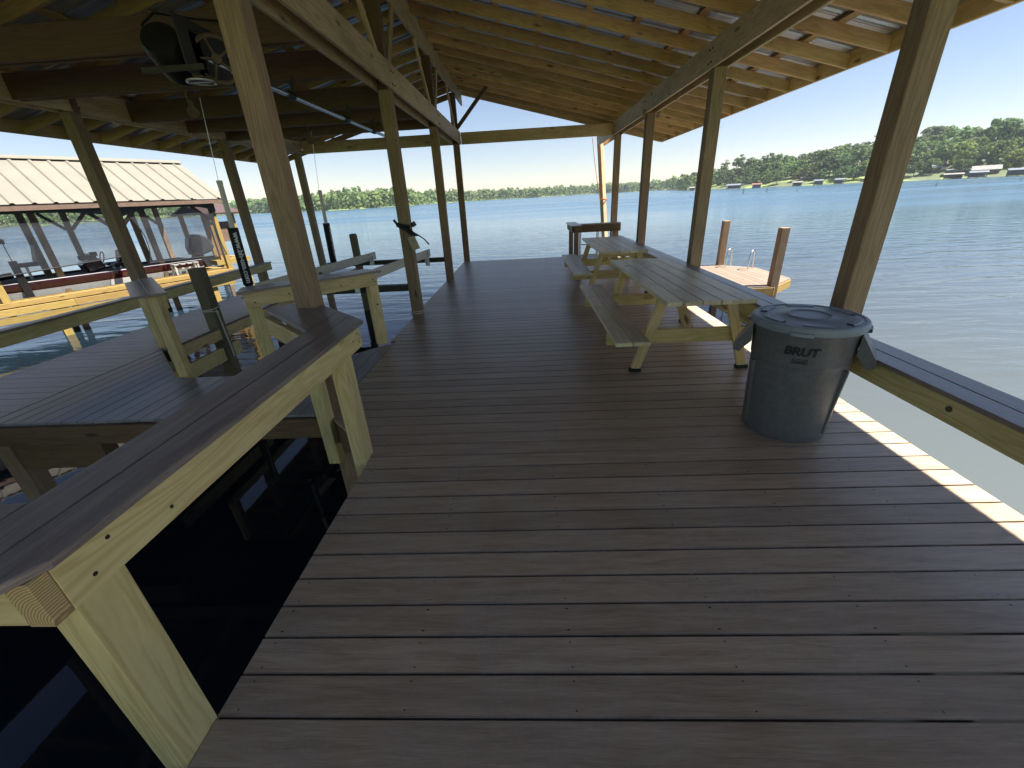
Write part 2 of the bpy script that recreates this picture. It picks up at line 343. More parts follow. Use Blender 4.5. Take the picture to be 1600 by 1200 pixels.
# ------------------------------------------------------------ mesh helpers
class MB:
    def __init__(s): s.v = []; s.f = []; s.uv = []; s.r = []
    def quad(s, pts, uv, r):
        i = len(s.v); s.v += [tuple(p) for p in pts]; s.f.append(tuple(range(i, i + len(pts)))); s.uv.append(uv); s.r.append(r)
    def bar(s, a, b, w, t, side=None, r=None, cut0=0, cut1=0, center_v=False):
        """board from a to b (axis at centre); w along `side`, t along the third axis"""
        a = Vector(a); b = Vector(b); L = (b - a).length; d = (b - a) / L
        if side is None: side = Vector((0, 0, 1)) if abs(d.z) < .9 else Vector((1, 0, 0))
        side = Vector(side); side = (side - d * side.dot(d)).normalized(); th = d.cross(side)
        r = r or (random.random(), random.random())
        P = {}
        for e, o in ((0, a), (1, b)):
            for x in (-1, 1):
                for y in (-1, 1):
                    off = (cut0 if e == 0 else cut1) * x
                    P[(e, x, y)] = o + side * (x * w / 2) + th * (y * t / 2) + d * off
        i = len(s.v); key = list(P); s.v += [tuple(P[k]) for k in key]; ix = {k: i + n for n, k in enumerate(key)}
        def face(ks, uv): s.f.append(tuple(ix[k] for k in ks)); s.uv.append(uv); s.r.append(r)
        h = w / 2; q = t / 2
        face([(0, -1, 1), (1, -1, 1), (1, 1, 1), (0, 1, 1)], [(0, -h), (L, -h), (L, h), (0, h)])
        face([(0, 1, -1), (1, 1, -1), (1, -1, -1), (0, -1, -1)], [(0, h + 3), (L, h + 3), (L, -h + 3), (0, -h + 3)])
        face([(0, 1, 1), (1, 1, 1), (1, 1, -1), (0, 1, -1)], [(0, h + q + 7), (L, h + q + 7), (L, h - q + 7), (0, h - q + 7)])
        face([(0, -1, -1), (1, -1, -1), (1, -1, 1), (0, -1, 1)], [(0, 11 - q), (L, 11 - q), (L, 11 + q), (0, 11 + q)])
        face([(0, -1, -1), (0, -1, 1), (0, 1, 1), (0, 1, -1)], [(20, -h), (20 + t, -h), (20 + t, h), (20, h)])
        face([(1, -1, 1), (1, -1, -1), (1, 1, -1), (1, 1, 1)], [(23, -h), (23 + t, -h), (23 + t, h), (23, h)])
        return s
    def box(s, x0, x1, y0, y1, z0, z1, axis='y', r=None):
        cx, cy, cz = (x0 + x1) / 2, (y0 + y1) / 2, (z0 + z1) / 2
        if axis == 'x': return s.bar((x0, cy, cz), (x1, cy, cz), y1 - y0, z1 - z0, (0, 1, 0), r)
        if axis == 'y': return s.bar((cx, y0, cz), (cx, y1, cz), x1 - x0, z1 - z0, (1, 0, 0), r)
        return s.bar((cx, cy, z0), (cx, cy, z1), x1 - x0, y1 - y0, (1, 0, 0), r)
    def prism(s, poly, z0, z1, r=None):
        """polygon (ccw) in plan extruded in z"""
        r = r or (random.random(), random.random()); n = len(poly); i = len(s.v)
        s.v += [(x, y, z1) for x, y in poly] + [(x, y, z0) for x, y in poly]
        s.f.append(tuple(range(i, i + n))); s.uv.append([(y, x) for x, y in poly]); s.r.append(r)
        s.f.append(tuple(range(i + 2 * n - 1, i + n - 1, -1))); s.uv.append([(y, x) for x, y in reversed(poly)]); s.r.append(r)
        for k in range(n):
            k2 = (k + 1) % n; L = hypot(poly[k2][0] - poly[k][0], poly[k2][1] - poly[k][1])
            s.f.append((i + k, i + n + k, i + n + k2, i + k2)); s.uv.append([(0, z1), (0, z0), (L, z0), (L, z1)]); s.r.append(r)
        return s
    def tube(s, pts, rad, n=8, caps=True):
        pts = [Vector(p) for p in pts]; m = len(pts); r = (random.random(), random.random())
        rads = rad if isinstance(rad, (list, tuple)) else [rad] * m
        up = None; rings = []
        for k, p in enumerate(pts):
            d = ((pts[min(k + 1, m - 1)] - pts[max(k - 1, 0)])).normalized()
            if up is None: up = Vector((0, 0, 1)) if abs(d.z) < .9 else Vector((1, 0, 0))
            a = (up - d * up.dot(d)).normalized(); up = a; b_ = d.cross(a); i = len(s.v)
            s.v += [tuple(p + (a * cos(2 * pi * j / n) + b_ * sin(2 * pi * j / n)) * rads[k]) for j in range(n)]
            rings.append(i)
        L = 0
        for k in range(m - 1):
            l2 = (pts[k + 1] - pts[k]).length
            for j in range(n):
                j2 = (j + 1) % n; c = 2 * pi * rads[k] / n
                s.f.append((rings[k] + j, rings[k] + j2, rings[k + 1] + j2, rings[k + 1] + j))
                s.uv.append([(L, c * j), (L, c * (j + 1)), (L + l2, c * (j + 1)), (L + l2, c * j)]); s.r.append(r)
            L += l2
        if caps:
            s.f.append(tuple(rings[0] + j for j in reversed(range(n)))); s.uv.append([(0, 0)] * n); s.r.append(r)
            s.f.append(tuple(rings[-1] + j for j in range(n))); s.uv.append([(0, 0)] * n); s.r.append(r)
        return s
    def lathe(s, prof, c=(0, 0, 0), n=48, cap=True):
        r = (random.random(), random.random()); i = len(s.v); m = len(prof)
        for R_, z in prof:
            s.v += [(c[0] + R_ * cos(2 * pi * j / n), c[1] + R_ * sin(2 * pi * j / n), c[2] + z) for j in range(n)]
        for k in range(m - 1):
            for j in range(n):
                j2 = (j + 1) % n
                s.f.append((i + k * n + j, i + k * n + j2, i + (k + 1) * n + j2, i + (k + 1) * n + j))
                s.uv.append([(0, 0)] * 4); s.r.append(r)
        if cap:
            s.f.append(tuple(i + j for j in reversed(range(n)))); s.uv.append([(0, 0)] * n); s.r.append(r)
            s.f.append(tuple(i + (m - 1) * n + j for j in range(n))); s.uv.append([(0, 0)] * n); s.r.append(r)
        return s
    def mesh(s, name, mat, smooth=False, bevel=0):
        me = bpy.data.meshes.new(name); me.from_pydata(s.v, [], s.f); me.update()
        u = me.uv_layers.new(name='UVMap'); q = me.uv_layers.new(name='rnd'); k = 0
        for f, uv, r in zip(me.polygons, s.uv, s.r):
            for j in range(f.loop_total):
                u.data[k].uv = uv[j]; q.data[k].uv = r; k += 1
        if bevel:
            bm = bmesh.new(); bm.from_mesh(me)
            es = [e for e in bm.edges if len(e.link_faces) == 2 and e.calc_face_angle(0) > .6]
            bmesh.ops.bevel(bm, geom=es, offset=bevel, segments=1, affect='EDGES', profile=.5, clamp_overlap=True)
            bm.to_mesh(me); bm.free()
        if smooth:
            for p in me.polygons: p.use_smooth = True
            try: me.set_sharp_from_angle(angle=radians(38))
            except Exception: pass
        me.materials.append(mat); return me

def obj(name, mb, mat, parent=None, smooth=False, bevel=0, **props):
    me = mb.mesh(name, mat, smooth, bevel) if isinstance(mb, MB) else mb
    o = bpy.data.objects.new(name, me); C.objects.link(o)
    if parent is not None:
        o.parent = parent; o.location = tuple(-x for x in parent['_o']) if '_o' in parent else (0, 0, 0)
    for k, v in props.items(): o[k] = v
    return o
def thing(name, label, cat, loc=(0, 0, 0), group=None, rz=0, world=True):
    """Empty at the thing's base; with world=True children are modelled in world coordinates"""
    o = bpy.data.objects.new(name, None); C.objects.link(o); o.location = loc; o.rotation_euler = (0, 0, rz)
    o.empty_display_size = .1
    o['label'] = label; o['category'] = cat
    if group: o['group'] = group
    if world and rz == 0: o['_o'] = list(loc)
    return o
def tag(o, label, cat, group=None, kind=None):
    if label: o['label'] = label
    if cat: o['category'] = cat
    if group: o['group'] = group
    if kind: o['kind'] = kind
    return o
def struct(name, mb, mat, **k):
    o = obj(name, mb, mat, **k); o['kind'] = 'structure'; return o
def dup(root, loc, rz=None, label=None, group=None, scale=None):
    r = root.copy(); C.objects.link(r); r.location = loc
    if rz is not None: r.rotation_euler = (0, 0, rz)
    if scale is not None: r.scale = scale
    if label: r['label'] = label
    if group: r['group'] = group
    for ch in list(root.children):
        c = ch.copy(); C.objects.link(c); c.parent = r
        for g in list(ch.children):
            d = g.copy(); C.objects.link(d); d.parent = c
    return r

WZ = -1.3          # lake level
# ------------------------------------------------------------ water and lake bed
wb = MB()
ys = [-400, -30, 60, 400, 3000, 7000]; xs = [-6000, -400, -40, 40, 400, 6000]
for i in range(5):
    for j in range(5):
        wb.quad([(xs[i], ys[j], WZ), (xs[i + 1], ys[j], WZ), (xs[i + 1], ys[j + 1], WZ), (xs[i], ys[j + 1], WZ)], [(0, 0)] * 4, (0, 0))
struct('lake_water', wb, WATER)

ns = MB()
for (y0, y1, z0, z1) in ((-13, -16, WZ - 1.5, -.75), (-16, -40, -.75, 1.4), (-40, -140, 1.4, 5)):
    for (xa, xb) in ((-160, -40), (-40, 0), (0, 40), (40, 160)):
        ns.quad([(xa, y0, z0), (xa, y1, z1), (xb, y1, z1), (xb, y0, z0)], [(0, 0)] * 4, (0, 0))
struct('fill_shore', ns, GRASSM)  # unseen grassy bank behind the camera, added to bounce light under the roof
# ------------------------------------------------------------ main deck
PIT = .1463
dk = MB(); k = 0; y = 1.096 - 40 * PIT
while y < 12.2:
    x0 = -1.165 if y < 2.44 else (-1.745 if y < 4.94 else -1.815)
    dy = (random.random() - .5) * .0012
    if 2.40 < y < 2.98:
        ya_, yb_ = y + .004, y + PIT - .004; xa_ = -1.165 - max(0, ya_ - 2.47); xb_ = -1.165 - max(0, min(yb_, 3.05) - 2.47)
        r_ = (random.random(), random.random()); dk.prism([(xa_, ya_), (2.53, ya_), (2.53, yb_), (xb_, yb_)], -.026, 0, r_)
        for fi in (-6, -5): dk.uv[fi] = [(dk.v[v][0] + 1.16, dk.v[v][1] - y - PIT / 2) for v in dk.f[fi]]
        y += PIT; continue
    dk.box(x0, 2.53, y + .004 + dy, y + PIT - .004 + dy, -.026, random.uniform(-.0006, .0006), 'x')
    y += PIT
YE = y
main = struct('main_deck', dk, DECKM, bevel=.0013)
uf = MB()
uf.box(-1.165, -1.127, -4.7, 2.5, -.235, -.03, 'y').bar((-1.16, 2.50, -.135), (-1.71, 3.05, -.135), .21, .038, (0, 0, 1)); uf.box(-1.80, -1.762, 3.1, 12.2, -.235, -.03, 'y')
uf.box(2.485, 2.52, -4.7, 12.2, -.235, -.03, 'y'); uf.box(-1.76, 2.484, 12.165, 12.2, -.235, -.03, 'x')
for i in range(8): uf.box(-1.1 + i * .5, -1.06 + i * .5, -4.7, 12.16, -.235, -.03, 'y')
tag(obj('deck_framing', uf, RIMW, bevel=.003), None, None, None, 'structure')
# walkway boards run lengthwise; the finger pier on the far side has crosswise boards
wk = MB(); x = -1.752
while x - PIT > -4.98:
    xa, xb = x - PIT + .003, x - .003
    # the inside corners are filled at 45 degrees
    ya = 4.05; yb = 4.05
    if xb > -2.70: yb = 6.75 + xb if xb < -1.72 else 4.98; ya = max(4.05, 6.75 + xa)
    if xa < -3.93: ya = 4.05 + (-3.93 - xa) * 1.0; yb = 4.05 + max(0, (-3.93 - xb)) * 1.0
    wk.prism([(xa, 3.092), (xb, 3.092), (xb, yb), (xa, ya)], -.026, random.uniform(-.0008, .0008)); x -= PIT
struct('walkway', wk, GREYD, bevel=.002)
fp = MB(); y = -3.1
while y < 11.9:
    fp.box(-6.29, -4.985 if y < 5.0 else -4.90, y + .003, y + PIT - .003, -.026, random.uniform(-.0008, .0008), 'x'); y += PIT
struct('finger_pier', fp, GREYD, bevel=.002)
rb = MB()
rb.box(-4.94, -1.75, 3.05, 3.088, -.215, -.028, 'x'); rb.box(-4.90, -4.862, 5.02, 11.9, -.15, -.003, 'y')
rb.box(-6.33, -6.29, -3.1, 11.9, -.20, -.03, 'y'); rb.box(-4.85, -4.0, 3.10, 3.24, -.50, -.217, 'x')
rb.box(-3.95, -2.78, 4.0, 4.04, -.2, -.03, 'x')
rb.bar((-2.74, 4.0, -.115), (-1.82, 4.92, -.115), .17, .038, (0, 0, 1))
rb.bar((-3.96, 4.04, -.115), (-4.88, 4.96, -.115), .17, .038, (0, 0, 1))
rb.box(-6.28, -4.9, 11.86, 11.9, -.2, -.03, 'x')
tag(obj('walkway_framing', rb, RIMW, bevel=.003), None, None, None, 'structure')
lb = obj('fender_board', MB().box(-4.862, -4.82, 4.2, 6.36, -.50, -.285, 'y'), PINE, bevel=.003)
tag(lb, 'low pale fender board bolted along the slip side of the finger pier', 'board')
lb2 = obj('fender_board', MB().box(-4.862, -4.822, 5.0, 10.6, -.15, .0, 'y'), PINE, bevel=.003)
lb2.location = (.041, 0, 0)
tag(lb2, 'long edge board at deck level along the slip side of the finger pier', 'board')
# pilings under the decks
pl = []
PG = 'square pilings standing in the lake under the decks'
for i, (px, py) in enumerate([(-5.18, 3.31), (-4.95, 8.2), (2.46, -3.0), (.6, 12.0), (-1.25, -1.2)]):
    pl.append(obj('piling', MB().bar((px, py, -3.2), (px, py, -.24), .17, .17, (1, 0, 0)), POSTW, bevel=.006))
for o_, l_ in zip(pl, ['dark square piling carrying the front corner of the walkway', 'dark square piling at the middle of the finger pier',
    'square piling at the near right corner of the main deck', 'square piling under the lake end of the main deck',
    'square piling beneath the near left edge of the main deck']):
    tag(o_, l_, 'piling', PG)

# ------------------------------------------------------------ roofed boathouse (posts, beams, rafters, roof)
BH = thing('boathouse', 'open timber boathouse roof on square posts over the deck and slip', 'boathouse', (-1.75, 5, 0))
ROWS = [.1, 3.21, 6.33, 9.40, 12.37]
for cx in (-6.05, -1.75, 2.46):
    for ry in ROWS:
        y_ = ry + (.03 if cx > 0 and ry == 12.37 else 0)
        o_ = obj('post', MB().bar((cx, y_, -3.2), (cx, y_, 2.965), .158, .15, (1, 0, 0)), POSTW, BH, bevel=.006)
        if cx == -1.75 and abs(ry - 3.21) < .01: o_['label'] = 'nearest post of the middle row, brown front and yellow side'
ZB0, ZB1 = 2.955, 3.245
def beam_run(x, y0, y1):
    segs = []; a = y0
    for r in ROWS[1:-1]:
        segs.append((a, r)); a = r + .002
    segs.append((a, y1))
    o = MB()
    for a, b in segs: o.box(x - .019, x + .019, a, b, ZB0 + random.uniform(-.002, .002), ZB1 + random.uniform(-.002, .002), 'y')
    return o
for x, y1 in ((-6.149, 12.45), (-5.951, 12.45), (-1.849, 12.45), (-1.651, 12.45), (2.361, 15.05), (2.559, 15.05)):
    obj('beam', beam_run(x, -1.15, y1), BEAMW, BH, bevel=.003)
# cross beam at the lake end and ceiling ties above the slip
obj('cross_beam', MB().box(-5.93, -1.672, 12.47, 12.508, 2.96, 3.235, 'x').box(-1.628, 2.34, 12.47, 12.508, 2.96, 3.235, 'x'), BEAMW, BH, bevel=.003)
for ty in (1.2, 4.47, 5.62, 7.22, 8.37, 9.5):
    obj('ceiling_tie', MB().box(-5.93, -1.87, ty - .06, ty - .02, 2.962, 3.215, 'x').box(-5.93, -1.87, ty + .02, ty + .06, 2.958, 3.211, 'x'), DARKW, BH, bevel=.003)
# rafters : slope .256, underside z = 3.905 - .256 x (right), mirrored about x=-1.73
SL = .256; XR = -1.73; XE = 4.045
def zu(dx): return 3.905 + .443 - SL * (dx)      # underside height at distance dx from the ridge line
ALR = math.atan(SL); RD = .140
rpos = [8.27 + .632 * k for k in range(-15, 9)]
for i, ry in enumerate(rpos):
    for sgn in (1, -1):
        yy = ry + random.uniform(-.008, .008)
        a = Vector((XR + sgn * .021, yy, zu(.021) + RD / 2 / cos(ALR))); b = Vector((XR + sgn * (XE - XR), yy, zu(XE - XR) + RD / 2 / cos(ALR)))
        mb = MB().bar(a, b, RD, .038, (0, 0, 1), cut0=-SL * RD / 2, cut1=-SL * RD / 2)
        obj('rafter', mb, ROOFW, BH, bevel=.002)
yA, yB = rpos[0], 14.02; zt0 = RD / cos(ALR) + .045 + .026
for sgn in (1, -1):
    a = Vector((XR + sgn * .021, 14.02, zu(.021) + RD / 2 / cos(ALR))); b = Vector((XR + sgn * (XE - XR), 14.02, zu(XE - XR) + RD / 2 / cos(ALR)))
    obj('barge_rafter', MB().bar(a, b, RD, .038, (0, 0, 1)), ROOFW, BH, bevel=.002)
obj('ridge_cap', MB().bar((XR + .09, yA - .06, zu(.09) + zt0), (XR + .09, 14.09, zu(.09) + zt0), .19, .006, (1, 0, -SL)).bar((XR - .09, yA - .06, zu(.09) + zt0), (XR - .09, 14.09, zu(.09) + zt0), .19, .006, (1, 0, SL)), GALV, BH)
obj('ridge_board', MB().box(XR - .019, XR + .019, yA, 14.04, 4.085, 4.46, 'y'), BEAMW, BH, bevel=.003)
for sgn in (1, -1):
    xf = XR + sgn * (XE - XR + .021); zf = zu(XE - XR)
    obj('fascia_board', MB().box(xf - .019, xf + .019, yA, 14.04, zf - .004, zf + .184, 'y'), ROOFW, BH, bevel=.003)
    for j in range(10):
        dx = .12 + j * .635
        if dx > 5.72: break
        xx = XR + sgn * dx; zz = zu(dx) + RD / cos(ALR) + .021
        obj('purlin', MB().bar((xx, yA, zz), (xx, 14.04, zz), .089, .038, (cos(ALR), 0, -sgn * sin(ALR))), ROOFW, BH, bevel=.002)
# corrugated metal sheet, ribs down the slope
def ribbed(y0, y1, a, b, mat, parent, name='roof_panel', pitch=.229, rib=.019, flat=None, label=None):
    a = Vector(a); b = Vector(b); d = (b - a).normalized(); up = Vector((0, 1, 0)).cross(d)
    if up.z < 0: up = -up
    prof = []; y = y0
    while y < y1:
        for dy, h in ((0, 0), (.02, rib), (.045, rib), (.065, 0), (.115, 0), (.121, .004), (.129, .004), (.135, 0)):
            if h == .004 and flat: continue
            if y + dy < y1: prof.append((y + dy * pitch / .229 * (1 if not flat else flat), h))
        y += pitch
    prof.append((y1, 0)); m = MB()
    for (ya, ha), (yb_, hb) in zip(prof[:-1], prof[1:]):
        p = [Vector((a.x, ya, a.z)) + up * ha, Vector((a.x, yb_, a.z)) + up * hb, Vector((b.x, yb_, b.z)) + up * hb, Vector((b.x, ya, b.z)) + up * ha]
        m.quad(p, [(0, ya), (0, yb_), (1, yb_), (1, ya)], (0, 0))
    o = obj(name, m, mat, parent)
    if label: o['label'] = label
    md = o.modifiers.new('sheet', 'SOLIDIFY'); md.thickness = .0015; md.offset = 1
    return o
zt = RD / cos(ALR) + .045
for sgn in (1, -1):
    ribbed(yA - .05, 14.08, (XR, 0, zu(0) + zt), (XR + sgn * (XE - XR + .07), 0, zu(XE - XR + .07) + zt), GALV, BH)
# king posts, longitudinal and cross braces over the middle beam
for ry in ROWS:
    obj('king_post', MB().bar((-1.75, ry, 2.966), (-1.75, ry, 4.08), .15, .15, (1, 0, 0)), DARKW, BH, bevel=.005)
    obj('ridge_brace', MB().bar((-1.705, ry - .10, 3.05), (-1.72, ry - 1.05, 4.07), .085, .036, (0, 1, 1)), BEAMW, BH, bevel=.002)
    if ry < 12:
        obj('ridge_brace', MB().bar((-1.705, ry + .10, 3.20), (-1.72, ry + .80, 4.07), .085, .036, (0, 1, 1)), BEAMW, BH, bevel=.002)
    if ry > 12 or ry < .2:
        obj('cross_brace', MB().bar((-1.70, ry + .02, 3.32), (-.86, ry + .02, 4.18), .09, .038, (1, 0, -1)), DARKW, BH, bevel=.002)
# splice blocks on the beams
sb = MB()
for ry in ROWS[1:-1]:
    obj('splice_block', MB().box(-5.928, -5.91, ry - .06, ry + .02, 2.95, 3.27, 'z'), DARKW, BH)
sb = MB().box(2.30, 2.341, 9.31, 9.345, 2.87, 3.02, 'z').box(2.57, 2.62, 9.31, 9.345, 2.87, 3.02, 'z')
obj('nailer_block', sb, POSTW, BH)
bolts = MB()
for x in (-1.6305, 2.3405, -5.9305):
    for ry in ROWS:
        for dz in (.06, .2):
            for q in (-.05, .045):
                d = -1 if x > 0 else 1
                obj('bolt_head', MB().tube([(x - .001 * d, ry + q, ZB0 + dz), (x + .008 * d, ry + q, ZB0 + dz)], .011, 6), BLACK, BH)

# ------------------------------------------------------------ counters / rails
def cap_boards(mb, p, d, n, L, w=.14, z=.905, th=.026, cnt=2, c0=0, c1=0):
    """cap boards laid side by side. p = start of the front edge, d = unit direction, n = unit normal (towards the back)"""
    for i in range(cnt):
        o0 = i * (w + .004)
        def P(s_, q): return (p[0] + d[0] * s_ + n[0] * q, p[1] + d[1] * s_ + n[1] * q)
        s0a = c0 * o0; s0b = c0 * (o0 + w); s1a = L - c1 * o0; s1b = L - c1 * (o0 + w)
        poly = [P(s0a, o0), P(s1a, o0), P(s1b, o0 + w), P(s0b, o0 + w)]
        ar = sum(poly[k][0] * poly[(k + 1) % 4][1] - poly[(k + 1) % 4][0] * poly[k][1] for k in range(4))
        if ar < 0: poly.reverse()
        r = (random.random(), random.random()); dd = Vector((d[0], d[1], 0))
        mb.prism(poly, z - th, z + random.uniform(-.0006, .0006), r)
        # grain along d
        n4 = 4
        base = len(mb.uv) - 6
        for fi in (0, 1):
            f = mb.f[base + fi]
            mb.uv[base + fi] = [((mb.v[v][0] - p[0]) * d[0] + (mb.v[v][1] - p[1]) * d[1], (mb.v[v][0] - p[0]) * n[0] + (mb.v[v][1] - p[1]) * n[1] - o0 - w / 2) for v in f]
CZ = .925
q = sqrt(.5)
# nearest counter, with its 45 degree end hugging the first middle post
NB = thing('counter_rail', 'nearest timber counter rail with dark composite top, left of the deck', 'counter', (-1.25, 1.6, 0))
cm = MB()
cap_boards(cm, (-1.135, .70), (0, 1), (-1, 0), 1.99, z=CZ, c1=-.41)
cap_boards(cm, (-1.30, 3.005), (-q, q), (-q, -q), .55, z=CZ - .0012, c0=.0)
cm = MB()
# long boards
zt_ = CZ
def grain_poly(mb, poly, z0, z1, d):
    base = len(mb.f); mb.prism(poly, z0, z1)
    ns = len(poly)
    for fi in (base, base + 1):
        mb.uv[fi] = [(mb.v[v][0] * d[0] + mb.v[v][1] * d[1], -mb.v[v][0] * d[1] + mb.v[v][1] * d[0]) for v in mb.f[fi]]
grain_poly(cm, [(-1.185, .585), (-1.135, .665), (-1.135, 2.70), (-1.278, 2.843), (-1.278, .585)], CZ - .026, CZ, (0, 1))
grain_poly(cm, [(-1.282, .585), (-1.282, 2.847), (-1.425, 2.99), (-1.425, .585)], CZ - .026, CZ + .0005, (0, 1))
grain_poly(cm, [(-1.429, 2.994), (-1.62, 3.185), (-1.86, 3.425), (-1.97, 3.315), (-1.533, 2.876), (-1.429, 2.77)], CZ - .0265, CZ, (-q, q))
grain_poly(cm, [(-1.429, 2.766), (-1.535, 2.872), (-1.974, 3.311), (-2.075, 3.20), (-2.06, 3.11), (-1.429, 2.48)], CZ - .026, CZ + .0006, (-q, q))
grain_poly(cm, [(-1.429, .585), (-1.429, .872), (-3.4, .872), (-3.4, .585)], CZ - .0262, CZ + .0003, (1, 0))
obj('countertop', cm, CAPM, NB, bevel=.003)
sk = MB()
SB0, SB1 = CZ - .028 - .140, CZ - .028
sk.bar((-1.1775, .665, (SB0 + SB1) / 2), (-1.1775, 2.66, (SB0 + SB1) / 2), .14, .045, (0, 0, 1))
obj('skirt_board', sk, PINE, NB, bevel=.002, label='long yellow skirt board facing the deck')
sk = MB().bar((-1.155, .622, (SB0 + SB1) / 2), (-1.205, .622, (SB0 + SB1) / 2), .14, .04, (0, 0, 1))
sk = MB().box(-1.222, -1.156, .618, .6635, SB0, SB1, 'y')
obj('end_block', sk, ENDG, NB, bevel=.002, label='corner block with curved end grain')
sk = MB().bar((-1.228, .64, (SB0 + SB1) / 2), (-3.4, .64, (SB0 + SB1) / 2), .14, .038, (0, 0, 1))
obj('skirt_board', sk, PINE, NB, bevel=.002)
sk = MB().bar((-1.21, 2.70, (SB0 + SB1) / 2), (-1.66, 3.14, (SB0 + SB1) / 2), .14, .038, (0, 0, 1))
sk.bar((-1.47, 2.50, (SB0 + SB1) / 2), (-2.02, 3.03, (SB0 + SB1) / 2), .14, .038, (0, 0, 1))
obj('skirt_board', sk, PINE, NB, bevel=.002)
for (x0, x1, y0, y1) in ((-1.256, -1.167, .67, .812), (-1.262, -1.169, 2.35, 2.485), (-1.80, -1.70, 2.94, 3.045)):
    obj('leg', MB().box(x0, x1, y0, y1, -.42, SB0 - .001, 'z'), PINE, NB, bevel=.004)
scr = MB()
for (yy, zz) in ((.80, .862), (.99, .80), (.735, .80), (2.52, .83), (2.60, .86), (2.63, .84), (2.61, .80)):
    obj('screw_head', MB().tube([(-1.156, yy, zz), (-1.1535, yy, zz)], .0065, 8), BLACK, NB)

# middle counter rail, running diagonally over the walkway corner
MBR = thing('counter_rail', 'counter rail set diagonally between the first two middle posts', 'counter', (-2.3, 4.5, 0))
cm = MB(); d = Vector((-1.09, -1.02, 0)).normalized(); n = Vector((-.69, .73, 0)); n = (n - d * n.dot(d)).normalized(); a = Vector((-1.74, 4.96, 0))
def strip(mb, a, d, n, L, o0, o1, z0, z1, c0=0., c1=0.):
    pts = [a + d * (c0 * o0) + n * o0, a + d * (L - c1 * o0) + n * o0, a + d * (L - c1 * o1) + n * o1, a + d * (c0 * o1) + n * o1]
    poly = [(p.x, p.y) for p in pts]
    ar = sum(poly[k][0] * poly[(k + 1) % 4][1] - poly[(k + 1) % 4][0] * poly[k][1] for k in range(4))
    if ar < 0: poly.reverse()
    grain_poly(mb, poly, z0, z1, (d.x, d.y))
strip(cm, a, d, n, 1.52, 0, .142, CZ - .026, CZ, .35, .35); strip(cm, a, d, n, 1.52, .146, .288, CZ - .026, CZ + .0006, .35, .35)
obj('countertop', cm, CAPM, MBR, bevel=.003)
s0 = a + n * .035 + d * .07; s1 = a + n * .035 + d * 1.46
obj('skirt_board', MB().bar((*s0.xy, (SB0 + SB1) / 2), (*s1.xy, (SB0 + SB1) / 2), .14, .038, (0, 0, 1)), PINE, MBR, bevel=.002)
s0 = a + n * .255 + d * .1; s1 = a + n * .255 + d * 1.4
obj('skirt_board', MB().bar((*s0.xy, (SB0 + SB1) / 2), (*s1.xy, (SB0 + SB1) / 2), .14, .038, (0, 0, 1)), PINE, MBR, bevel=.002)
for s_, e_ in ((.085, 0.003), (1.36, .003)):
    p = a + n * .115 + d * (s_ + .02)
    obj('leg', MB().bar((p.x, p.y, .003), (p.x, p.y, SB0 - .001 if s_ > 99 else SB1), .12, .10, d), PINE, MBR, bevel=.004)
scr = MB()
for s_, zz in ((.10, .80), (.12, .83), (.5, .82), (1.05, .83), (1.38, .8)):
    p = a + n * .0155 + d * s_; obj('screw_head', MB().tube([(p.x, p.y, zz), (p.x - n.x * .003, p.y - n.y * .003, zz)], .008, 8), BLACK, MBR)
p = a + n * .064 + d * .10; obj('screw_head', MB().tube([(p.x, p.y, .52), (p.x - n.x * .004, p.y - n.y * .004, .52)], .012, 8), BLACK, MBR)

# stub counter rail over the other corner of the walkway
SR = thing('counter_rail', 'short diagonal counter rail with pale sky-lit top on the left walkway corner', 'counter', (-4.2, 4.5, 0))
cm = MB(); d = Vector((-q, q, 0)); n = Vector((-q, -q, 0)); a = Vector((-3.72, 4.13, 0))
strip(cm, a, d, n, 1.66, 0, .142, CZ - .026, CZ, 0, 0.); strip(cm, a, d, n, 1.66, .146, .288, CZ - .026, CZ + .0006, 0, 1.)
obj('countertop', cm, CAPM, SR, bevel=.003)
s0 = a + n * .04 + d * .06; s1 = s0 + d * 1.5
obj('skirt_board', MB().bar((*s0.xy, (SB0 + SB1) / 2), (*s1.xy, (SB0 + SB1) / 2), .14, .038, (0, 0, 1)), PINE, SR, bevel=.002)
obj('leg', MB().bar((-3.86, 4.115, .002), (-3.86, 4.115, SB1), .11, .09, (1, 0, 0)), PINE, SR, bevel=.004)
obj('leg', MB().bar((-5.02, 5.2, .002), (-5.02, 5.2, SB1), .10, .09, (1, 0, 0)), PINE, SR, bevel=.004)

# low rails along both outer edges
LR = thing('edge_rail', 'low rail with thin composite cap along the outer side of the left finger pier', 'rail', (-5.9, 3, 0))
cm = MB(); cm.box(-5.965, -5.825, -2.8, 9.5, .548, .574, 'y')
obj('cap_board', cm, CAPM, LR, bevel=.003)
obj('skirt_board', MB().box(-5.862, -5.824, -2.8, 5.0, .405, .5455, 'y').box(-5.862, -5.824, 5.003, 9.46, .405, .5455, 'y'), PINE, LR, bevel=.002)
ar = MB()
for ry in ROWS[:4]: ar.box(-5.970, -5.864, ry - .045, ry + .045, .40, .5455, 'x')
obj('support_arm', ar, PINE, LR, bevel=.003)
RR = thing('edge_rail', 'low bench-height rail with two-board composite top along the right deck edge', 'rail', (2.25, 4, 0))
cm = MB(); ye = 11.0
for a_, b_ in ((-5, .8), (.803, 5.6), (5.603, ye)):
    cm.box(2.118, 2.246, a_, b_, .593, .619, 'y'); cm.box(2.250, 2.379, a_, b_, .593, .6195, 'y')
obj('cap_board', cm, CAPM, RR, bevel=.003)
obj('skirt_board', MB().box(2.150, 2.188, -5, 3.9, .452, .5905, 'y').box(2.150, 2.188, 3.903, ye, .452, .5905, 'y'), PINE, RR, bevel=.002)
ar = MB()
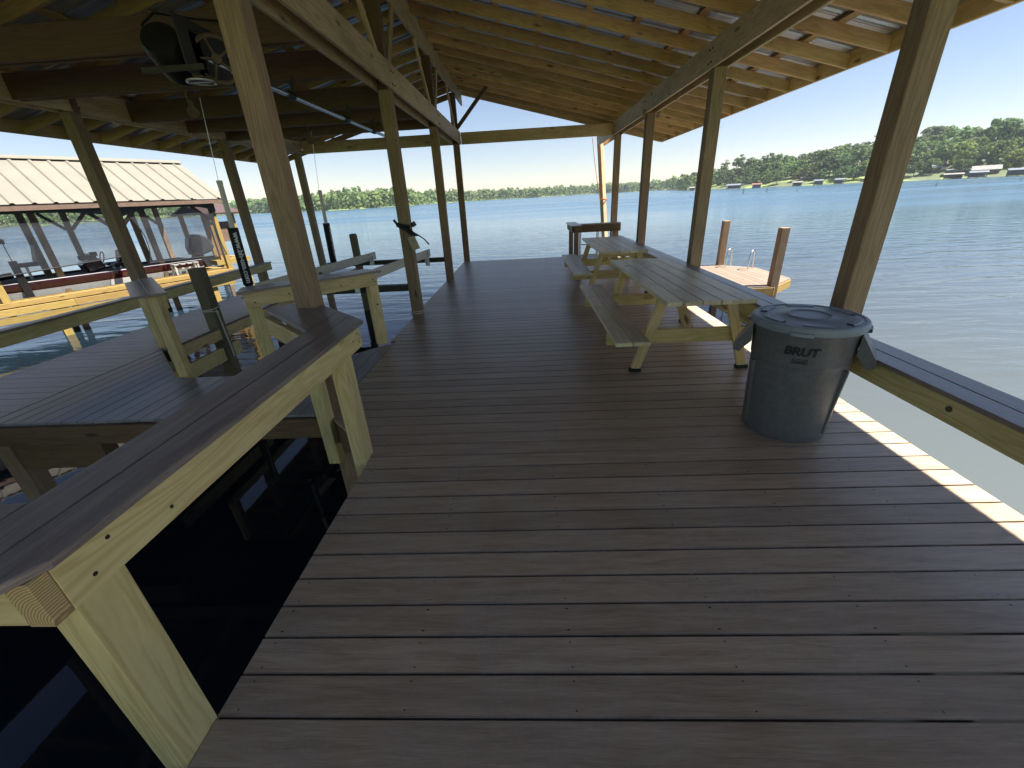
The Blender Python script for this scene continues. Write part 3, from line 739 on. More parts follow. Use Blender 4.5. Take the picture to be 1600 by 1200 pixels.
for ry in (.1, 3.24, 6.33, 9.40): ar.box(2.19, 2.378, ry - .045, ry + .045, .45, .5905, 'x')
obj('support_arm', ar, PINE, RR, bevel=.003)
bt = MB()
for yy in (1.93, 2.62, .9, 5.1): obj('bolt_head', MB().tube([(2.1495, yy, .53), (2.143, yy, .53)], .016, 10), RUST, RR)

# ladder-side counter at the far right corner
FB = thing('counter_rail', 'square counter with dark top at the far right corner of the deck', 'counter', (1.6, 11, 0))
cm = MB(); cm.box(1.10, 1.36, 10.62, 12.1, CZ - .026, CZ, 'y'); cm.box(1.363, 2.36, 10.98, 11.25, CZ - .026, CZ + .0005, 'x')
obj('countertop', cm, CAPM, FB, bevel=.003)
obj('skirt_board', MB().box(1.37, 2.37, 11.02, 11.06, SB0 - .03, SB1, 'x').box(1.13, 1.17, 10.7, 12.05, SB0, SB1, 'y').box(1.175, 1.36, 10.66, 10.7, SB0, SB1, 'x'), RIMW, FB, bevel=.002)
for (x0, y0) in ((1.18, 10.71), (1.18, 11.95), (2.22, 11.07)):
    obj('leg', MB().box(x0, x0 + .11, y0, y0 + .11, .002, SB1, 'z'), POSTW, FB, bevel=.004)
LD = thing('swim_ladder', 'metal ladder with three treads behind the far right corner counter', 'ladder', (1.75, 12.25, 0))
lm = MB()
for x in (1.5, 1.98): lm.tube([(x, 12.24, -1.9), (x, 12.24, .62), (x, 12.2, .72), (x, 12.08, .74), (x, 12.02, .66), (x, 12.02, .02)], .019, 8)
obj('side_rail', lm, STEEL, LD, smooth=True)
for zz in (.30, .02, -.26, -.54): obj('tread', MB().box(1.5, 1.98, 12.215, 12.30, zz - .015, zz + .015, 'x'), BUNKW, LD, bevel=.003)

# leaning rope-swing pole
LP = thing('rope_swing_pole', 'sunlit pine pole leaning past the far end of the right-hand beam', 'pole', (2.85, 15.2, -1.3))
obj('pole', MB().bar((3.02, 15.2, -3.0), (2.46, 15.28, 3.32), .15, .15, (1, .72, 0)), BEAMW, LP, bevel=.004)
obj('rope_band', MB().tube([(2.64 + .115 * cos(t_ * .7), 15.23 + .115 * sin(t_ * .7), 1.38 + .002 * t_) for t_ in range(20)], .012, 6), ORANGE, LP, smooth=True)
rp = MB(); rp.tube([(2.20, 15.1, 3.2), (2.28, 15.1, 2.6), (2.35, 15.1, 2.2), (2.44, 15.1, 1.7), (2.52, 15.15, 1.38)], .010, 6)
tag(obj('swing_rope', rp, ORANGE, smooth=True), 'thin orange rope hanging beside the leaning pine pole', 'rope')

# ------------------------------------------------------------ picnic tables
def picnic(name, label, cx, y0, y1):
    t = thing(name, label, 'picnic table', (cx, (y0 + y1) / 2, 0), 'picnic tables on the deck')
    W_ = .75; tw = (W_ - 4 * .006) / 5; L = y1 - y0; x = cx - W_ / 2
    tb = MB()
    for i in range(5):
        tb.box(x, x + tw, y0 + random.uniform(-.004, .004), y1 + random.uniform(-.004, .004), .722, .760 + random.uniform(-.001, .001), 'y'); x += tw + .006
    obj('tabletop', tb, TABLEW, t, bevel=.004)
    for s in (-1, 1):
        xc = cx + s * .66; b = MB()
        b.box(xc - .148, xc - .003, y0 - .10, y1 - .10, .415, .452, 'y'); b.box(xc + .003, xc + .148, y0 - .10, y1 - .10, .415, .4525, 'y')
        obj('bench_seat', b, TABLEW, t, bevel=.004)
    for yy, s2 in ((y0 + .33, 1), (y1 - .60, -1)):
        for s in (-1, 1):
            top = Vector((cx + s * .30, yy, .715)); bot = Vector((cx + s * .515, yy, .03))
            lg = MB().bar(bot, top, .089, .038, (1, 0, 0), cut0=0, cut1=0)
            o_ = obj('leg', lg, PINE, t, bevel=.003)
            ft = MB().box(bot.x - .055, bot.x + .055, yy - .03, yy + .03, .001, .035, 'x')
            obj('rubber_foot', ft, BLACK, t, bevel=.003)
        yo = yy + .039 * s2
        obj('seat_support', MB().box(cx - .80, cx + .80, yo - .019, yo + .019, .275, .414, 'x'), PINE, t, bevel=.004)
        obj('top_cleat', MB().box(cx - .35, cx + .35, yo - .019, yo + .019, .63, .720, 'x'), PINE, t, bevel=.003)
        obj('brace', MB().bar((cx, yo + .03 * s2, .36), (cx, yo + .55 * s2, .70), .089, .038, (1, 0, 0)), PINE, t, bevel=.003)
    return t
picnic('picnic_table', 'nearer picnic table, between the grey bin and the other table', 1.545, 3.46, 5.99)
picnic('picnic_table', 'farther picnic table, close to the corner counter at the lake end', 1.56, 6.86, 9.28)

# ------------------------------------------------------------ grey bin
def solid_text(body, size, mat, name, parent, mapper, bold=0, slant=0):
    cu = bpy.data.curves.new(name, 'FONT'); cu.body = body; cu.size = size; cu.align_x = 'CENTER'; cu.align_y = 'CENTER'; cu.extrude = 0; cu.offset = .0016
    o = bpy.data.objects.new(name, cu); C.objects.link(o)
    dg = bpy.context.evaluated_depsgraph_get(); me = bpy.data.meshes.new_from_object(o.evaluated_get(dg))
    bpy.data.objects.remove(o)
    bm = bmesh.new(); bm.from_mesh(me); bmesh.ops.subdivide_edges(bm, edges=[e for e in bm.edges if e.calc_length() > .02], cuts=2)
    bmesh.ops.triangulate(bm, faces=bm.faces)
    if bold:
        g0 = bm.verts[:] + bm.edges[:] + bm.faces[:]
        for dx, dy in ((bold, 0), (-bold, 0), (0, bold * .6), (0, -bold * .6)):
            r_ = bmesh.ops.duplicate(bm, geom=g0)
            for v in r_['geom']:
                if isinstance(v, bmesh.types.BMVert): v.co.x += dx; v.co.y += dy
    for v in bm.verts: v.co = Vector(mapper(v.co.x + slant * v.co.y, v.co.y))
    bm.to_mesh(me); bm.free(); me.materials.clear(); me.materials.append(mat)
    o2 = bpy.data.objects.new(name, me); C.objects.link(o2)
    if parent is not None: o2.parent = parent; o2.location = tuple(-x for x in parent['_o'])
    return o2
BX, BY = 1.845, 2.70
BN = thing('trash_bin', 'large round grey plastic trash bin with flat lid and two side handles', 'trash bin', (BX, BY, 0))
HT = .80
def brad(z): return .262 + (.300 - .262) * z / HT
prof = [(.24, .004), (.256, .0), (.262, .012)] + [(brad(z), z) for z in (.1, .25, .4, .52)] + [(brad(.55), .55), (brad(.56) + .004, .56), (brad(.57) + .004, .57), (brad(.74) + .003, .74), (brad(.75) + .008, .75), (brad(.79) + .008, .79)]
body = MB().lathe(prof, (BX, BY, .001), 96)
# stiffening ribs
def cyl(ang, z, r): return (BX + r * cos(ang), BY + r * sin(ang), z)
obj('body', body, BIN, BN, smooth=True)
th0 = atan2(-BY, -BX)                      # towards the camera
ribs = MB()
for a0 in (th0 - .98, th0 + 1.12, th0 + pi - .7, th0 + pi + .7):
    pts = []
    for z in (.06, .53): pts.append(z)
    c = []
    for a1, ro in ((a0 - .045, -.001), (a0 - .03, .022), (a0 + .03, .022), (a0 + .045, -.001)):
        c.append([cyl(a1, z, brad(z) + ro * (1 if z > .1 else .4)) for z in (.06, .10, .5, .53)])
    ribs = MB()
    for i_ in range(3):
        for j_ in range(3):
            ribs.quad([c[i_][j_], c[i_ + 1][j_], c[i_ + 1][j_ + 1], c[i_][j_ + 1]], [(0, 0)] * 4, (0, 0))
    obj('rib', ribs, BIN, BN)
lid = MB().lathe([(.315, .775), (.322, .778), (.326, .80), (.324, .822), (.316, .830), (.300, .831), (.294, .826), (.200, .832), (.135, .835), (.128, .840), (.118, .840), (.112, .833), (.02, .834)], (BX, BY, 0), 96, cap=True)
obj('lid', lid, BINLID, BN, smooth=True)
lr = MB()
for k in range(6):
    a0 = th0 + .25 + k * pi / 3; n_ = 10; sp_ = .62
    for (r0, r1, z0, z1) in ((.236, .240, .829, .836), (.240, .276, .836, .836), (.276, .280, .836, .829)):
        for j in range(n_):
            a1 = a0 + (j / n_ - .5) * sp_; a2 = a0 + ((j + 1) / n_ - .5) * sp_
            lr.quad([cyl(a1, z0, r0), cyl(a1, z1, r1), cyl(a2, z1, r1), cyl(a2, z0, r0)], [(0, 0)] * 4, (0, 0))
lp_ = obj('raised_rim', lr, BINLID, BN, smooth=True)
tabm = MB()
for k in range(4):
    a0 = th0 - .02 + k * pi / 2; tabm = MB()
    c = []
    for a1 in [a0 + x * .03 for x in range(-6, 7)]:
        c.append([cyl(a1, .795, .323), cyl(a1, .795, .338), cyl(a1, .775, .340), cyl(a1, .770, .318)])
    for i_ in range(12):
        for j_ in range(3): tabm.quad([c[i_][j_], c[i_ + 1][j_], c[i_ + 1][j_ + 1], c[i_][j_ + 1]], [(0, 0)] * 4, (0, 0))
    obj('lid_tab', tabm, BINLID, BN)
for s in (-1, 1):
    a0 = th0 + s * 1.52; hm = MB(); dz = .165
    R_ = Vector((cos(a0), sin(a0), 0)); T_ = Vector((-sin(a0), cos(a0), 0)); base = Vector((BX, BY, 0))
    def hp(r, t, z): return base + R_ * r + T_ * t + Vector((0, 0, z))
    # hooded grip: two cheeks and a lip joined below
    for t1 in (-.105, .105):
        th_ = .006
        pr = [(.296, .765), (.302, .765), (.385, .615), (.380, .585), (.350, .575), (.296, .64)]
        A = [hp(r, t1 - th_, z) for r, z in pr]; B = [hp(r, t1 + th_, z) for r, z in pr]
        hm.quad(A, [(0, 0)] * 6, (0, 0)); hm.quad(list(reversed(B)), [(0, 0)] * 6, (0, 0))
        for k in range(6): hm.quad([A[k], A[(k + 1) % 6], B[(k + 1) % 6], B[k]], [(0, 0)] * 4, (0, 0))
    pr = [(.296, .765), (.302, .768), (.400, .610), (.396, .570), (.358, .558), (.344, .578), (.376, .590), (.384, .610), (.296, .748)]
    A = [hp(r, -.11, z) for r, z in pr]; B = [hp(r, .11, z) for r, z in pr]
    for k in range(9): hm.quad([A[k], A[(k + 1) % 9], B[(k + 1) % 9], B[k]], [(0, 0)] * 4, (0, 0))
    hm.quad(list(reversed(A)), [(0, 0)] * 9, (0, 0)); hm.quad(B, [(0, 0)] * 9, (0, 0))
    obj('handle', hm, BIN, BN)
at = th0 + .04
def mp_bin(zc, da=0):
    def f(x, y):
        z = zc + y; r = brad(z) + .0062; a = at + da + x / r
        return (BX + r * cos(a), BY + r * sin(a), z)
    return f
solid_text('BRUT', .074, PRINT, 'brand_lettering', BN, mp_bin(.668), .0028, .12)
solid_text('\'', .062, PRINT, 'brand_lettering_remnant', BN, mp_bin(.678, .262))
lg = MB(); f_ = mp_bin(.605, .005)
def rect(mb, x0, x1, y0, y1, f):
    n_ = 6
    for i in range(n_):
        a_ = x0 + (x1 - x0) * i / n_; b_ = x0 + (x1 - x0) * (i + 1) / n_
        mb.quad([f(a_, y0), f(b_, y0), f(b_, y1), f(a_, y1)], [(0, 0)] * 4, (0, 0))
for (a_, b_, c_, d_) in ((-.042, .042, .012, .016), (-.042, .042, -.016, -.012), (-.042, -.038, -.012, .012), (.038, .042, -.012, .012), (-.034, .034, -.009, -.001), (-.034, .034, .003, .006)):
    rect(lg, a_, b_, c_, d_, f_)
obj('logo_badge', lg, PRINT, BN)

# ------------------------------------------------------------ boat lift in the slip
BL = thing('boat_lift', 'raised boat lift cradle with two pale bunk boards in the slip', 'boat lift', (-3.1, 7.8, .4))
for ly in (6.33, 9.40):
    cb = MB(); cb.box(-4.50, -1.84, ly - .05, ly + .05, .40, .412, 'x'); cb.box(-4.50, -1.84, ly - .05, ly + .05, .482, .494, 'x'); cb.box(-4.495, -1.845, ly - .006, ly + .006, .412, .482, 'x')
    cb.box(-1.88, -1.84, ly - .045, ly + .045, .412, .482, 'x')
    obj('cross_bar', cb, DSTEEL, BL)
def bunk(a, b):
    return obj('bunk_board', MB().bar(a, b, .155, .042, (0, 0, 1)), BUNKW, BL, bevel=.004)
bunk((-4.02, 6.02, .588), (-3.42, 9.52, .588)); bunk((-2.66, 5.95, .588), (-2.18, 9.52, .588))
br = MB(); br.box(-2.235, -2.16, 9.33, 9.345, .33, .66, 'z'); br.box(-2.235, -2.225, 9.24, 9.34, .36, .66, 'z')
obj('bunk_bracket', br, STEEL, BL)
br = MB(); br.box(-3.50, -3.40, 9.33, 9.345, .40, .60, 'z').box(-4.06, -3.96, 6.26, 6.275, .40, .60, 'z').box(-2.66, -2.58, 6.26, 6.275, .40, .60, 'z')
obj('bunk_bracket', br, STEEL, BL)
scr = MB()
for yy in (9.15, 9.22):
    for zz in (.55, .63):
        scr.tube([(-3.455 - (9.2 - yy) * -.17, yy, zz), (-3.445 - (9.2 - yy) * -.17, yy, zz)], .009, 6)
obj('bolt_head', scr, BLACK, BL)
def guide(ly, zb, zf, ztp, label):
    t = thing('guide_pole', label, 'guide pole', (-4.33, ly, zb), 'padded guide poles of the boat lift')
    x0 = -4.345; x1 = -4.30
    def X(z): return x0 + (x1 - x0) * (z - zb) / (ztp - zb)
    obj('pipe', MB().tube([(X(zb - .1), ly, zb - .1), (X(ztp), ly, ztp)], .036, 16), WHITEP, t, smooth=True)
    obj('pipe_cap', MB().tube([(X(ztp), ly, ztp - .005), (X(ztp), ly, ztp + .035)], [.041, .038], 16), WHITEP, t, smooth=True)
    obj('foam_cover', MB().tube([(X(zb), ly, zb - .03), (X(zb), ly, zb + .01), (X(zf), ly, zf)], [.045, .07, .07], 20), FOAM, t, smooth=True)
    return t, X
gl, Xg = guide(6.33, .60, 1.43, 2.02, 'nearer guide pole in a black foam sleeve with white lettering')
a0 = atan2(-6.33, 4.33) - .06
def mp_pole(ly, X, zc, aa, R_=.0712):
    def f(x, y):
        z = zc - x; a = aa + y / R_ ; return (X(z) + R_ * cos(a), ly + R_ * sin(a), z)
    return f
solid_text('www.bh-usa.com', .105, WPRINT, 'web_address', gl, mp_pole(6.33, Xg, 1.0, a0 + .25), .003)
g2, Xh = guide(9.40, .51, 1.32, 1.93, 'farther guide pole in a black foam sleeve, lettering turned away')
solid_text('www.bh-usa.com', .10, WPRINT, 'web_address', g2, mp_pole(9.40, Xh, .92, atan2(-9.4, 4.33) + 1.0))
cbm = MB()
for ly, zt2 in ((6.33, 2.05), (9.40, 1.96)):
    cbm = MB().tube([(-4.31, ly, zt2), (-4.20, ly - .02, 3.02)], .004, 5)
    tag(obj('lift_cable', cbm, STEEL), 'thin steel cable from the ceiling down to the %s guide pole' % ('nearer' if ly < 7 else 'farther'), 'cable')

# lift motor, drive shaft, pulleys
LM = thing('lift_motor', 'dark lift motor with large drive wheel hung under the ceiling ties', 'motor', (-2.62, 4.1, 2.8))
mm = MB(); mm.lathe([(.02, -.17), (.13, -.165), (.15, -.12), (.15, .12), (.13, .165), (.02, .17)], (0, 0, 0), 14)
mo = obj('motor_housing', mm, BLACK, LM, smooth=True); mo.parent = LM; mo.location = (-.20, -.04, .02); mo.rotation_euler = (radians(60), radians(25), 0)
gb = MB().box(-2.66, -2.585, 3.98, 4.10, 2.64, 2.96, 'z'); obj('gearbox', gb, RUST, LM, bevel=.01)
obj('mount_plate', MB().box(-2.60, -2.585, 3.86, 4.42, 2.66, 3.03, 'z').box(-2.95, -2.45, 3.84, 3.86, 2.66, 2.70, 'x'), DSTEEL, LM, bevel=.003)
wheel = MB()
wc = Vector((-2.50, 4.12, 2.79)); nrm_ = Vector((.55, -.83, 0)).normalized(); tx = nrm_.cross(Vector((0, 0, 1)))
ring = [wc + (tx * cos(k * pi / 12) + Vector((0, 0, 1)) * sin(k * pi / 12)) * .16 for k in range(25)]
wheel.tube(ring, .018, 8, caps=False)
for k in range(5):
    a1 = k * 2 * pi / 5; e_ = (tx * cos(a1) + Vector((0, 0, 1)) * sin(a1))
    wheel.bar(wc + e_ * .02, wc + e_ * .16, .03, .014, nrm_)
wheel.tube([wc - nrm_ * .03, wc + nrm_ * .03], .035, 12)
obj('drive_wheel', wheel, RUST, LM, smooth=True)
wheel = MB(); wc2 = Vector((-2.64, 4.05, 2.63))
wheel.tube([wc2 + Vector((cos(k * pi / 12) * .10, sin(k * pi / 12) * .10, 0)) for k in range(25)], .010, 6, caps=False)
wheel.bar(wc2 - Vector((.1, 0, 0)), wc2 + Vector((.1, 0, 0)), .03, .008, (0, 1, 0))
obj('belt_pulley', wheel, STEEL, LM, smooth=True)
obj('power_cord', MB().tube([(-2.90, 3.95, 2.86), (-2.93, 3.98, 3.0), (-2.86, 4.05, 3.09), (-2.7, 4.3, 3.12), (-2.4, 4.42, 3.11)], .009, 6), BLACK, LM, smooth=True)
sh = MB().tube([(-2.60, 4.13, 2.80), (-2.60, 8.95, 2.80)], .024, 14)
SHF = thing('drive_shaft', 'long galvanized drive shaft hanging under the ceiling ties above the slip', 'shaft', (-2.6, 6.5, 2.8))
obj('shaft', sh, STEEL, SHF, smooth=True)
for yy in (5.42, 7.02, 8.2): obj('bearing', MB().tube([(-2.60, yy, 2.80), (-2.60, yy + .12, 2.80)], .042, 14), BLACK, SHF, smooth=True)
hg = MB()
for yy in (5.56, 7.16, 8.3): hg.bar((-2.60, yy, 2.80), (-2.57, yy, 3.0), .03, .008, (1, 0, 0)).bar((-2.60, yy + .05, 2.80), (-2.64, yy + .05, 3.0), .03, .008, (1, 0, 0))
obj('hanger', hg, DSTEEL, SHF)
for (px, py, lab) in ((-3.90, 5.66, 'brass pulley hanging on a chain from a ceiling tie, nearer the motor'), (-3.80, 8.40, 'brass pulley hanging from the last ceiling tie, left side'), (-2.0, 6.9, 'brass pulley close to the middle beam')):
    t = thing('pulley', lab, 'pulley', (px, py, 2.75), 'pulleys of the boat lift')
    pm = MB(); c_ = Vector((px, py, 2.74)); ax = Vector((.5, -.85, 0)).normalized(); tx = ax.cross(Vector((0, 0, 1)))
    pm.tube([c_ - ax * .03, c_ - ax * .012, c_ + ax * .012, c_ + ax * .03], [.06, .045, .045, .06], 18)
    obj('sheave', pm, RUST, t, smooth=True)
    hm = MB().bar(c_ + Vector((0, 0, -.05)) + ax * .035, c_ + Vector((0, 0, .12)) + ax * .035, .05, .006, tx).bar(c_ + Vector((0, 0, -.05)) - ax * .035, c_ + Vector((0, 0, .12)) - ax * .035, .05, .006, tx)
    hm.tube([c_ + Vector((0, 0, .1)), c_ + Vector((-.03, 0, .16)), c_ + Vector((-.02, 0, .24))], .013, 8)
    obj('hook', hm, RUST, t)

# ------------------------------------------------------------ dolphin posts, rope, cord box
MP = thing('mooring_post', 'square mooring post with a white rope round it at the edge of the finger pier', 'mooring post', (-4.85, 6.05, 0))
obj('post', MB().bar((-4.86, 6.05, -3.2), (-4.86, 6.05, .92), .17, .16, (1, 0, 0)), GREYW, MP, bevel=.006)
rp = MB(); e = .094
rp.tube([(-4.86 - e, 6.05 - e, .30), (-4.86 + e, 6.05 - e, .32), (-4.86 + e, 6.05 + e, .33), (-4.86 - e, 6.05 + e, .31), (-4.86 - e, 6.05 - e, .29), (-4.86 + e, 6.05 - e, .29), (-4.86 + e + .01, 6.05, .26)], .009, 6)
rp.tube([(-4.76, 6.02, .30), (-4.755, 6.03, .1), (-4.74, 6.02, -.12), (-4.735, 6.03, -.3), (-4.73, 6.02, -.45)], .013, 6)
tag(obj('mooring_rope', rp, ROPE, smooth=True), 'white rope tied round the square mooring post and hanging down', 'rope')
RPL = obj('mooring_pile', MB().tube([(-4.95, 12.3, -3), (-4.95, 12.3, .86), (-4.95, 12.3, .905)], [.115, .108, .085], 18), GREYW, smooth=True)
tag(RPL, 'round wooden mooring pile standing at the lake end of the slip', 'mooring pile')
CB = thing('cord_box', 'small pale box and black cord strapped to the second middle post', 'switch box', (-1.64, 6.2, 1.1))
obj('box', MB().bar((-1.66, 6.20, 1.19), (-1.60, 6.20, 1.01), .10, .07, (1, 0, .3)), CARD, CB, bevel=.004)
obj('cord', MB().tube([(-1.84, 6.23, 1.36), (-1.72, 6.22, 1.30), (-1.62, 6.21, 1.22), (-1.54, 6.20, 1.20), (-1.46, 6.2, 1.14), (-1.41, 6.2, 1.07)], [.03, .035, .035, .009, .008, .012], 8), BLACK, CB, smooth=True)
obj('strap', MB().bar((-1.84, 6.245, 1.345), (-1.66, 6.245, 1.325), .05, .008, (0, 0, 1)).bar((-1.845, 6.26, 1.36), (-1.89, 6.27, 1.42), .03, .02, (0, 0, 1)).bar((-1.66, 6.36, 1.33), (-1.62, 6.40, 1.36), .06, .03, (0, 0, 1)), BLACK, CB)
wr = MB(); e = .086
for z_, o_ in ((.055, 0), (.085, .004)):
    wr.tube([(-1.75 - e, 6.33 - e, z_ - .01), (-1.75 + e, 6.33 - e, z_), (-1.75 + e, 6.33 + e, z_ + .012 - o_ * 4), (-1.75 - e, 6.33 + e, z_), (-1.75 - e, 6.33 - e, z_ - .01)], .006, 6)
tag(obj('tie_rope', wr, ROPE, smooth=True), 'thin white rope wound twice round the foot of the second middle post', 'rope')

# ------------------------------------------------------------ swim platform at right
PZ = -.3
SPF = thing('swim_platform', 'pale sunlit platform beyond the right rail with clipped corners', 'platform', (4.3, 10, PZ))
poly_x = []
pm = MB(); x = 2.6
while x < 5.76:
    xa, xb = x + .003, min(x + PIT - .003, 5.78)
    def yn(x_): return 8.62 if x_ < 5.02 else 8.62 + (x_ - 5.02) * .95
    def yf(x_): return 11.48 if x_ < 5.10 else 11.48 - (x_ - 5.10) * 1.0
    pm.prism([(xa, yn(xa)), (xb, yn(xb)), (xb, yf(xb)), (xa, yf(xa))], PZ - .026, PZ); x += PIT
obj('platform_boards', pm, PALED, SPF, bevel=.002)
fr = MB(); fr.box(2.6, 5.02, 8.60, 8.618, PZ - .19, PZ - .028, 'x')
fr.bar((5.035, 8.615, PZ - .11), (5.77, 9.315, PZ - .11), .165, .03, (0, 0, 1)); fr.box(5.765, 5.793, 9.34, 10.80, PZ - .19, PZ - .028, 'y')
fr.bar((5.76, 10.83, PZ - .11), (5.10, 11.49, PZ - .11), .165, .03, (0, 0, 1)); fr.box(2.6, 5.10, 11.49, 11.52, PZ - .19, PZ - .028, 'x')
fr.box(2.6, 2.63, 8.62, 11.48, PZ - .19, PZ - .028, 'y')
obj('frame_board', fr, NDOCKW, SPF, bevel=.003)
for (x_, y_, h_) in ((5.14, 11.44, .80), (5.05, 8.70, .82)):
    o_ = obj('post', MB().bar((x_, y_, -3.2), (x_, y_, h_), .155, .155, (1, 0, 0)), POSTW, SPF, bevel=.006)
hl = thing('boarding_ladder', 'chrome boarding ladder handles on the pale swim platform', 'ladder', (5.3, 11, PZ))
for (x_, y_) in ((5.28, 11.18), (5.62, 10.72)):
    dx_, dy_ = .20, .20
    hm = MB().tube([(x_ - dx_, y_ - dy_, PZ), (x_ - dx_ * .98, y_ - dy_ * .98, PZ + .30), (x_ - dx_ * .75, y_ - dy_ * .75, PZ + .42), (x_ - dx_ * .35, y_ - dy_ * .35, PZ + .47), (x_, y_, PZ + .42), (x_ + .03, y_ + .03, PZ + .28), (x_ + .05, y_ + .05, PZ - .1), (x_ + .05, y_ + .05, -1.9)], .018, 10)
    obj('handle', hm, CHROME, hl, smooth=True)
# ------------------------------------------------------------ neighbour's dock, boathouse and boat (rotated frame: x = towards us, y = along)
TH = radians(29.47)
def nthing(name, label, cat, lx, ly, lz, group=None):
    w = Vector((lx * cos(-TH) - ly * sin(-TH), lx * sin(-TH) + ly * cos(-TH), lz))
    o = thing(name, label, cat, w, group, -TH, False); o['_o'] = [lx, ly, lz]; return o
NX = -16.6; NZ = -.2
ND = nthing('neighbor_dock', 'sunlit yellow neighboring dock with stacked edge boards across the water', 'dock', NX, 3, NZ)
db = MB(); y = -7
while y < 7.75:
    db.box(NX - .55, NX - .03, y, y + .14, NZ - .03, NZ, 'x'); y += .146
db.box(-21.6, NX - 3.6, -7, 7.75, NZ - .03, NZ, 'y').box(-20.1, NX - .57, 7.25, 7.75, NZ - .03, NZ - .001, 'y')
obj('dock_boards', db, NDOCKW, ND, bevel=.003)
obj('edge_board', MB().box(NX - .02, NX + .03, -7, 7.76, NZ - .125, NZ + .003, 'y'), NDOCKW, ND, bevel=.005)
obj('edge_board', MB().box(NX - .02, NX + .05, -7, 3.4, NZ - .325, NZ - .15, 'y').box(NX - .02, NX + .05, 3.403, 7.76, NZ - .325, NZ - .15, 'y'), NDOCKW, ND, bevel=.005)
obj('edge_board', MB().box(NX - .02, NX + .035, -7, 7.70, NZ - .52, NZ - .35, 'y'), NDOCKW, ND, bevel=.005)
obj('end_board', MB().box(-21.6, NX - .03, 7.76, 7.80, NZ - .33, NZ - .01, 'x'), NDOCKW, ND, bevel=.005)
for yy in (-5, -1, 3.0, 7.0): obj('piling', MB().bar((NX - .14, yy, -3.2), (NX - .14, yy, NZ - .04), .18, .18, (1, 0, 0)), NDOCKW, ND)
NBH = nthing('neighbor_boathouse', 'neighboring boathouse with ribbed cream metal roof and brown eave', 'boathouse', NX - 2, 2, NZ)
NYS = [-5.6, -1.8, 2.19, 5.05, 7.72]
for xx in (NX - .10, -21.1):
    for yy in NYS:
        obj('post', MB().bar((xx, yy, NZ + .002), (xx, yy, 1.98), .15, .15, (1, 0, 0)), NDOCKW if xx > -18 else POSTW, NBH, bevel=.006)
        for s in (-1, 1):
            if yy == NYS[-1] and s == 1: continue
            obj('knee_brace', MB().bar((xx + .0, yy + s * .08, 1.38), (xx + .0, yy + s * .62, 1.93), .10, .04, (0, 1, -s)), POSTW, NBH, bevel=.003)
for yy in (3.6, 6.2): obj('post', MB().bar((-18.9, yy, -3.2), (-18.9, yy, 1.98), .15, .15, (1, 0, 0)), POSTW, NBH, bevel=.006)
obj('post', MB().bar((-17.45, 3.55, -3.2), (-17.45, 3.55, 1.98), .14, .14, (1, 0, 0)), POSTW, NBH, bevel=.006)
obj('post', MB().bar((-17.45, 6.02, -3.2), (-17.45, 6.02, 1.98), .14, .14, (1, 0, 0)), POSTW, NBH, bevel=.006)
for xx in (NX - .10, -21.1, -18.9): obj('eave_beam', MB().box(xx - .07, xx + .07, -6.2, 8.0, 1.982, 2.17 if xx == -18.9 else 2.05, 'y'), POSTW, NBH, bevel=.003)
EX = NX + .22; RX = -18.85; EZ = 2.09; RZ = 3.36
obj('fascia_board', MB().box(EX - .05, EX - .02, -6.9, 8.1, EZ - .15, EZ - .012, 'y'), BROWNP, NBH, bevel=.003)
obj('fascia_board', MB().box(2 * RX - EX + .02, 2 * RX - EX + .05, -6.9, 8.1, EZ - .15, EZ - .012, 'y'), BROWNP, NBH, bevel=.003)
for yy in (8.06, -6.88):
    for s in (0, 1):
        a = Vector((EX - .03 if s == 0 else 2 * RX - EX + .03, yy, EZ - .075)); b = Vector((RX, yy, RZ - .085))
        obj('rake_board', MB().bar(a, b, .14, .035, (0, 0, 1)), BROWNP, NBH, bevel=.003)
for k in range(14):
    yy = -6.4 + k * 1.05
    for s in (0, 1):
        a = Vector((EX - .06 if s == 0 else 2 * RX - EX + .06, yy, EZ - .075)); b = Vector((RX, yy, RZ - .085))
        obj('rafter', MB().bar(a, b, .12, .038, (0, 0, 1)), ROOFW, NBH)
ribbed(-6.95, 8.14, (RX, 0, RZ), (EX, 0, EZ), CREAMR, NBH, 'roof_panel', pitch=.40, rib=.035, flat=1.0)
ribbed(-6.95, 8.14, (RX, 0, RZ), (2 * RX - EX, 0, EZ), CREAMR, NBH, 'roof_panel', pitch=.40, rib=.035, flat=1.0)
for o_ in NBH.children:
    if o_.name.startswith('roof_panel'): o_.location = tuple(-x for x in NBH['_o'])
obj('ridge_cap', MB().bar((RX + .10, -6.98, RZ + .01), (RX + .10, 8.17, RZ + .01), .22, .012, (1, 0, -.5)).bar((RX - .10, -6.98, RZ + .01), (RX - .10, 8.17, RZ + .01), .22, .012, (1, 0, .5)), CREAMR, NBH)
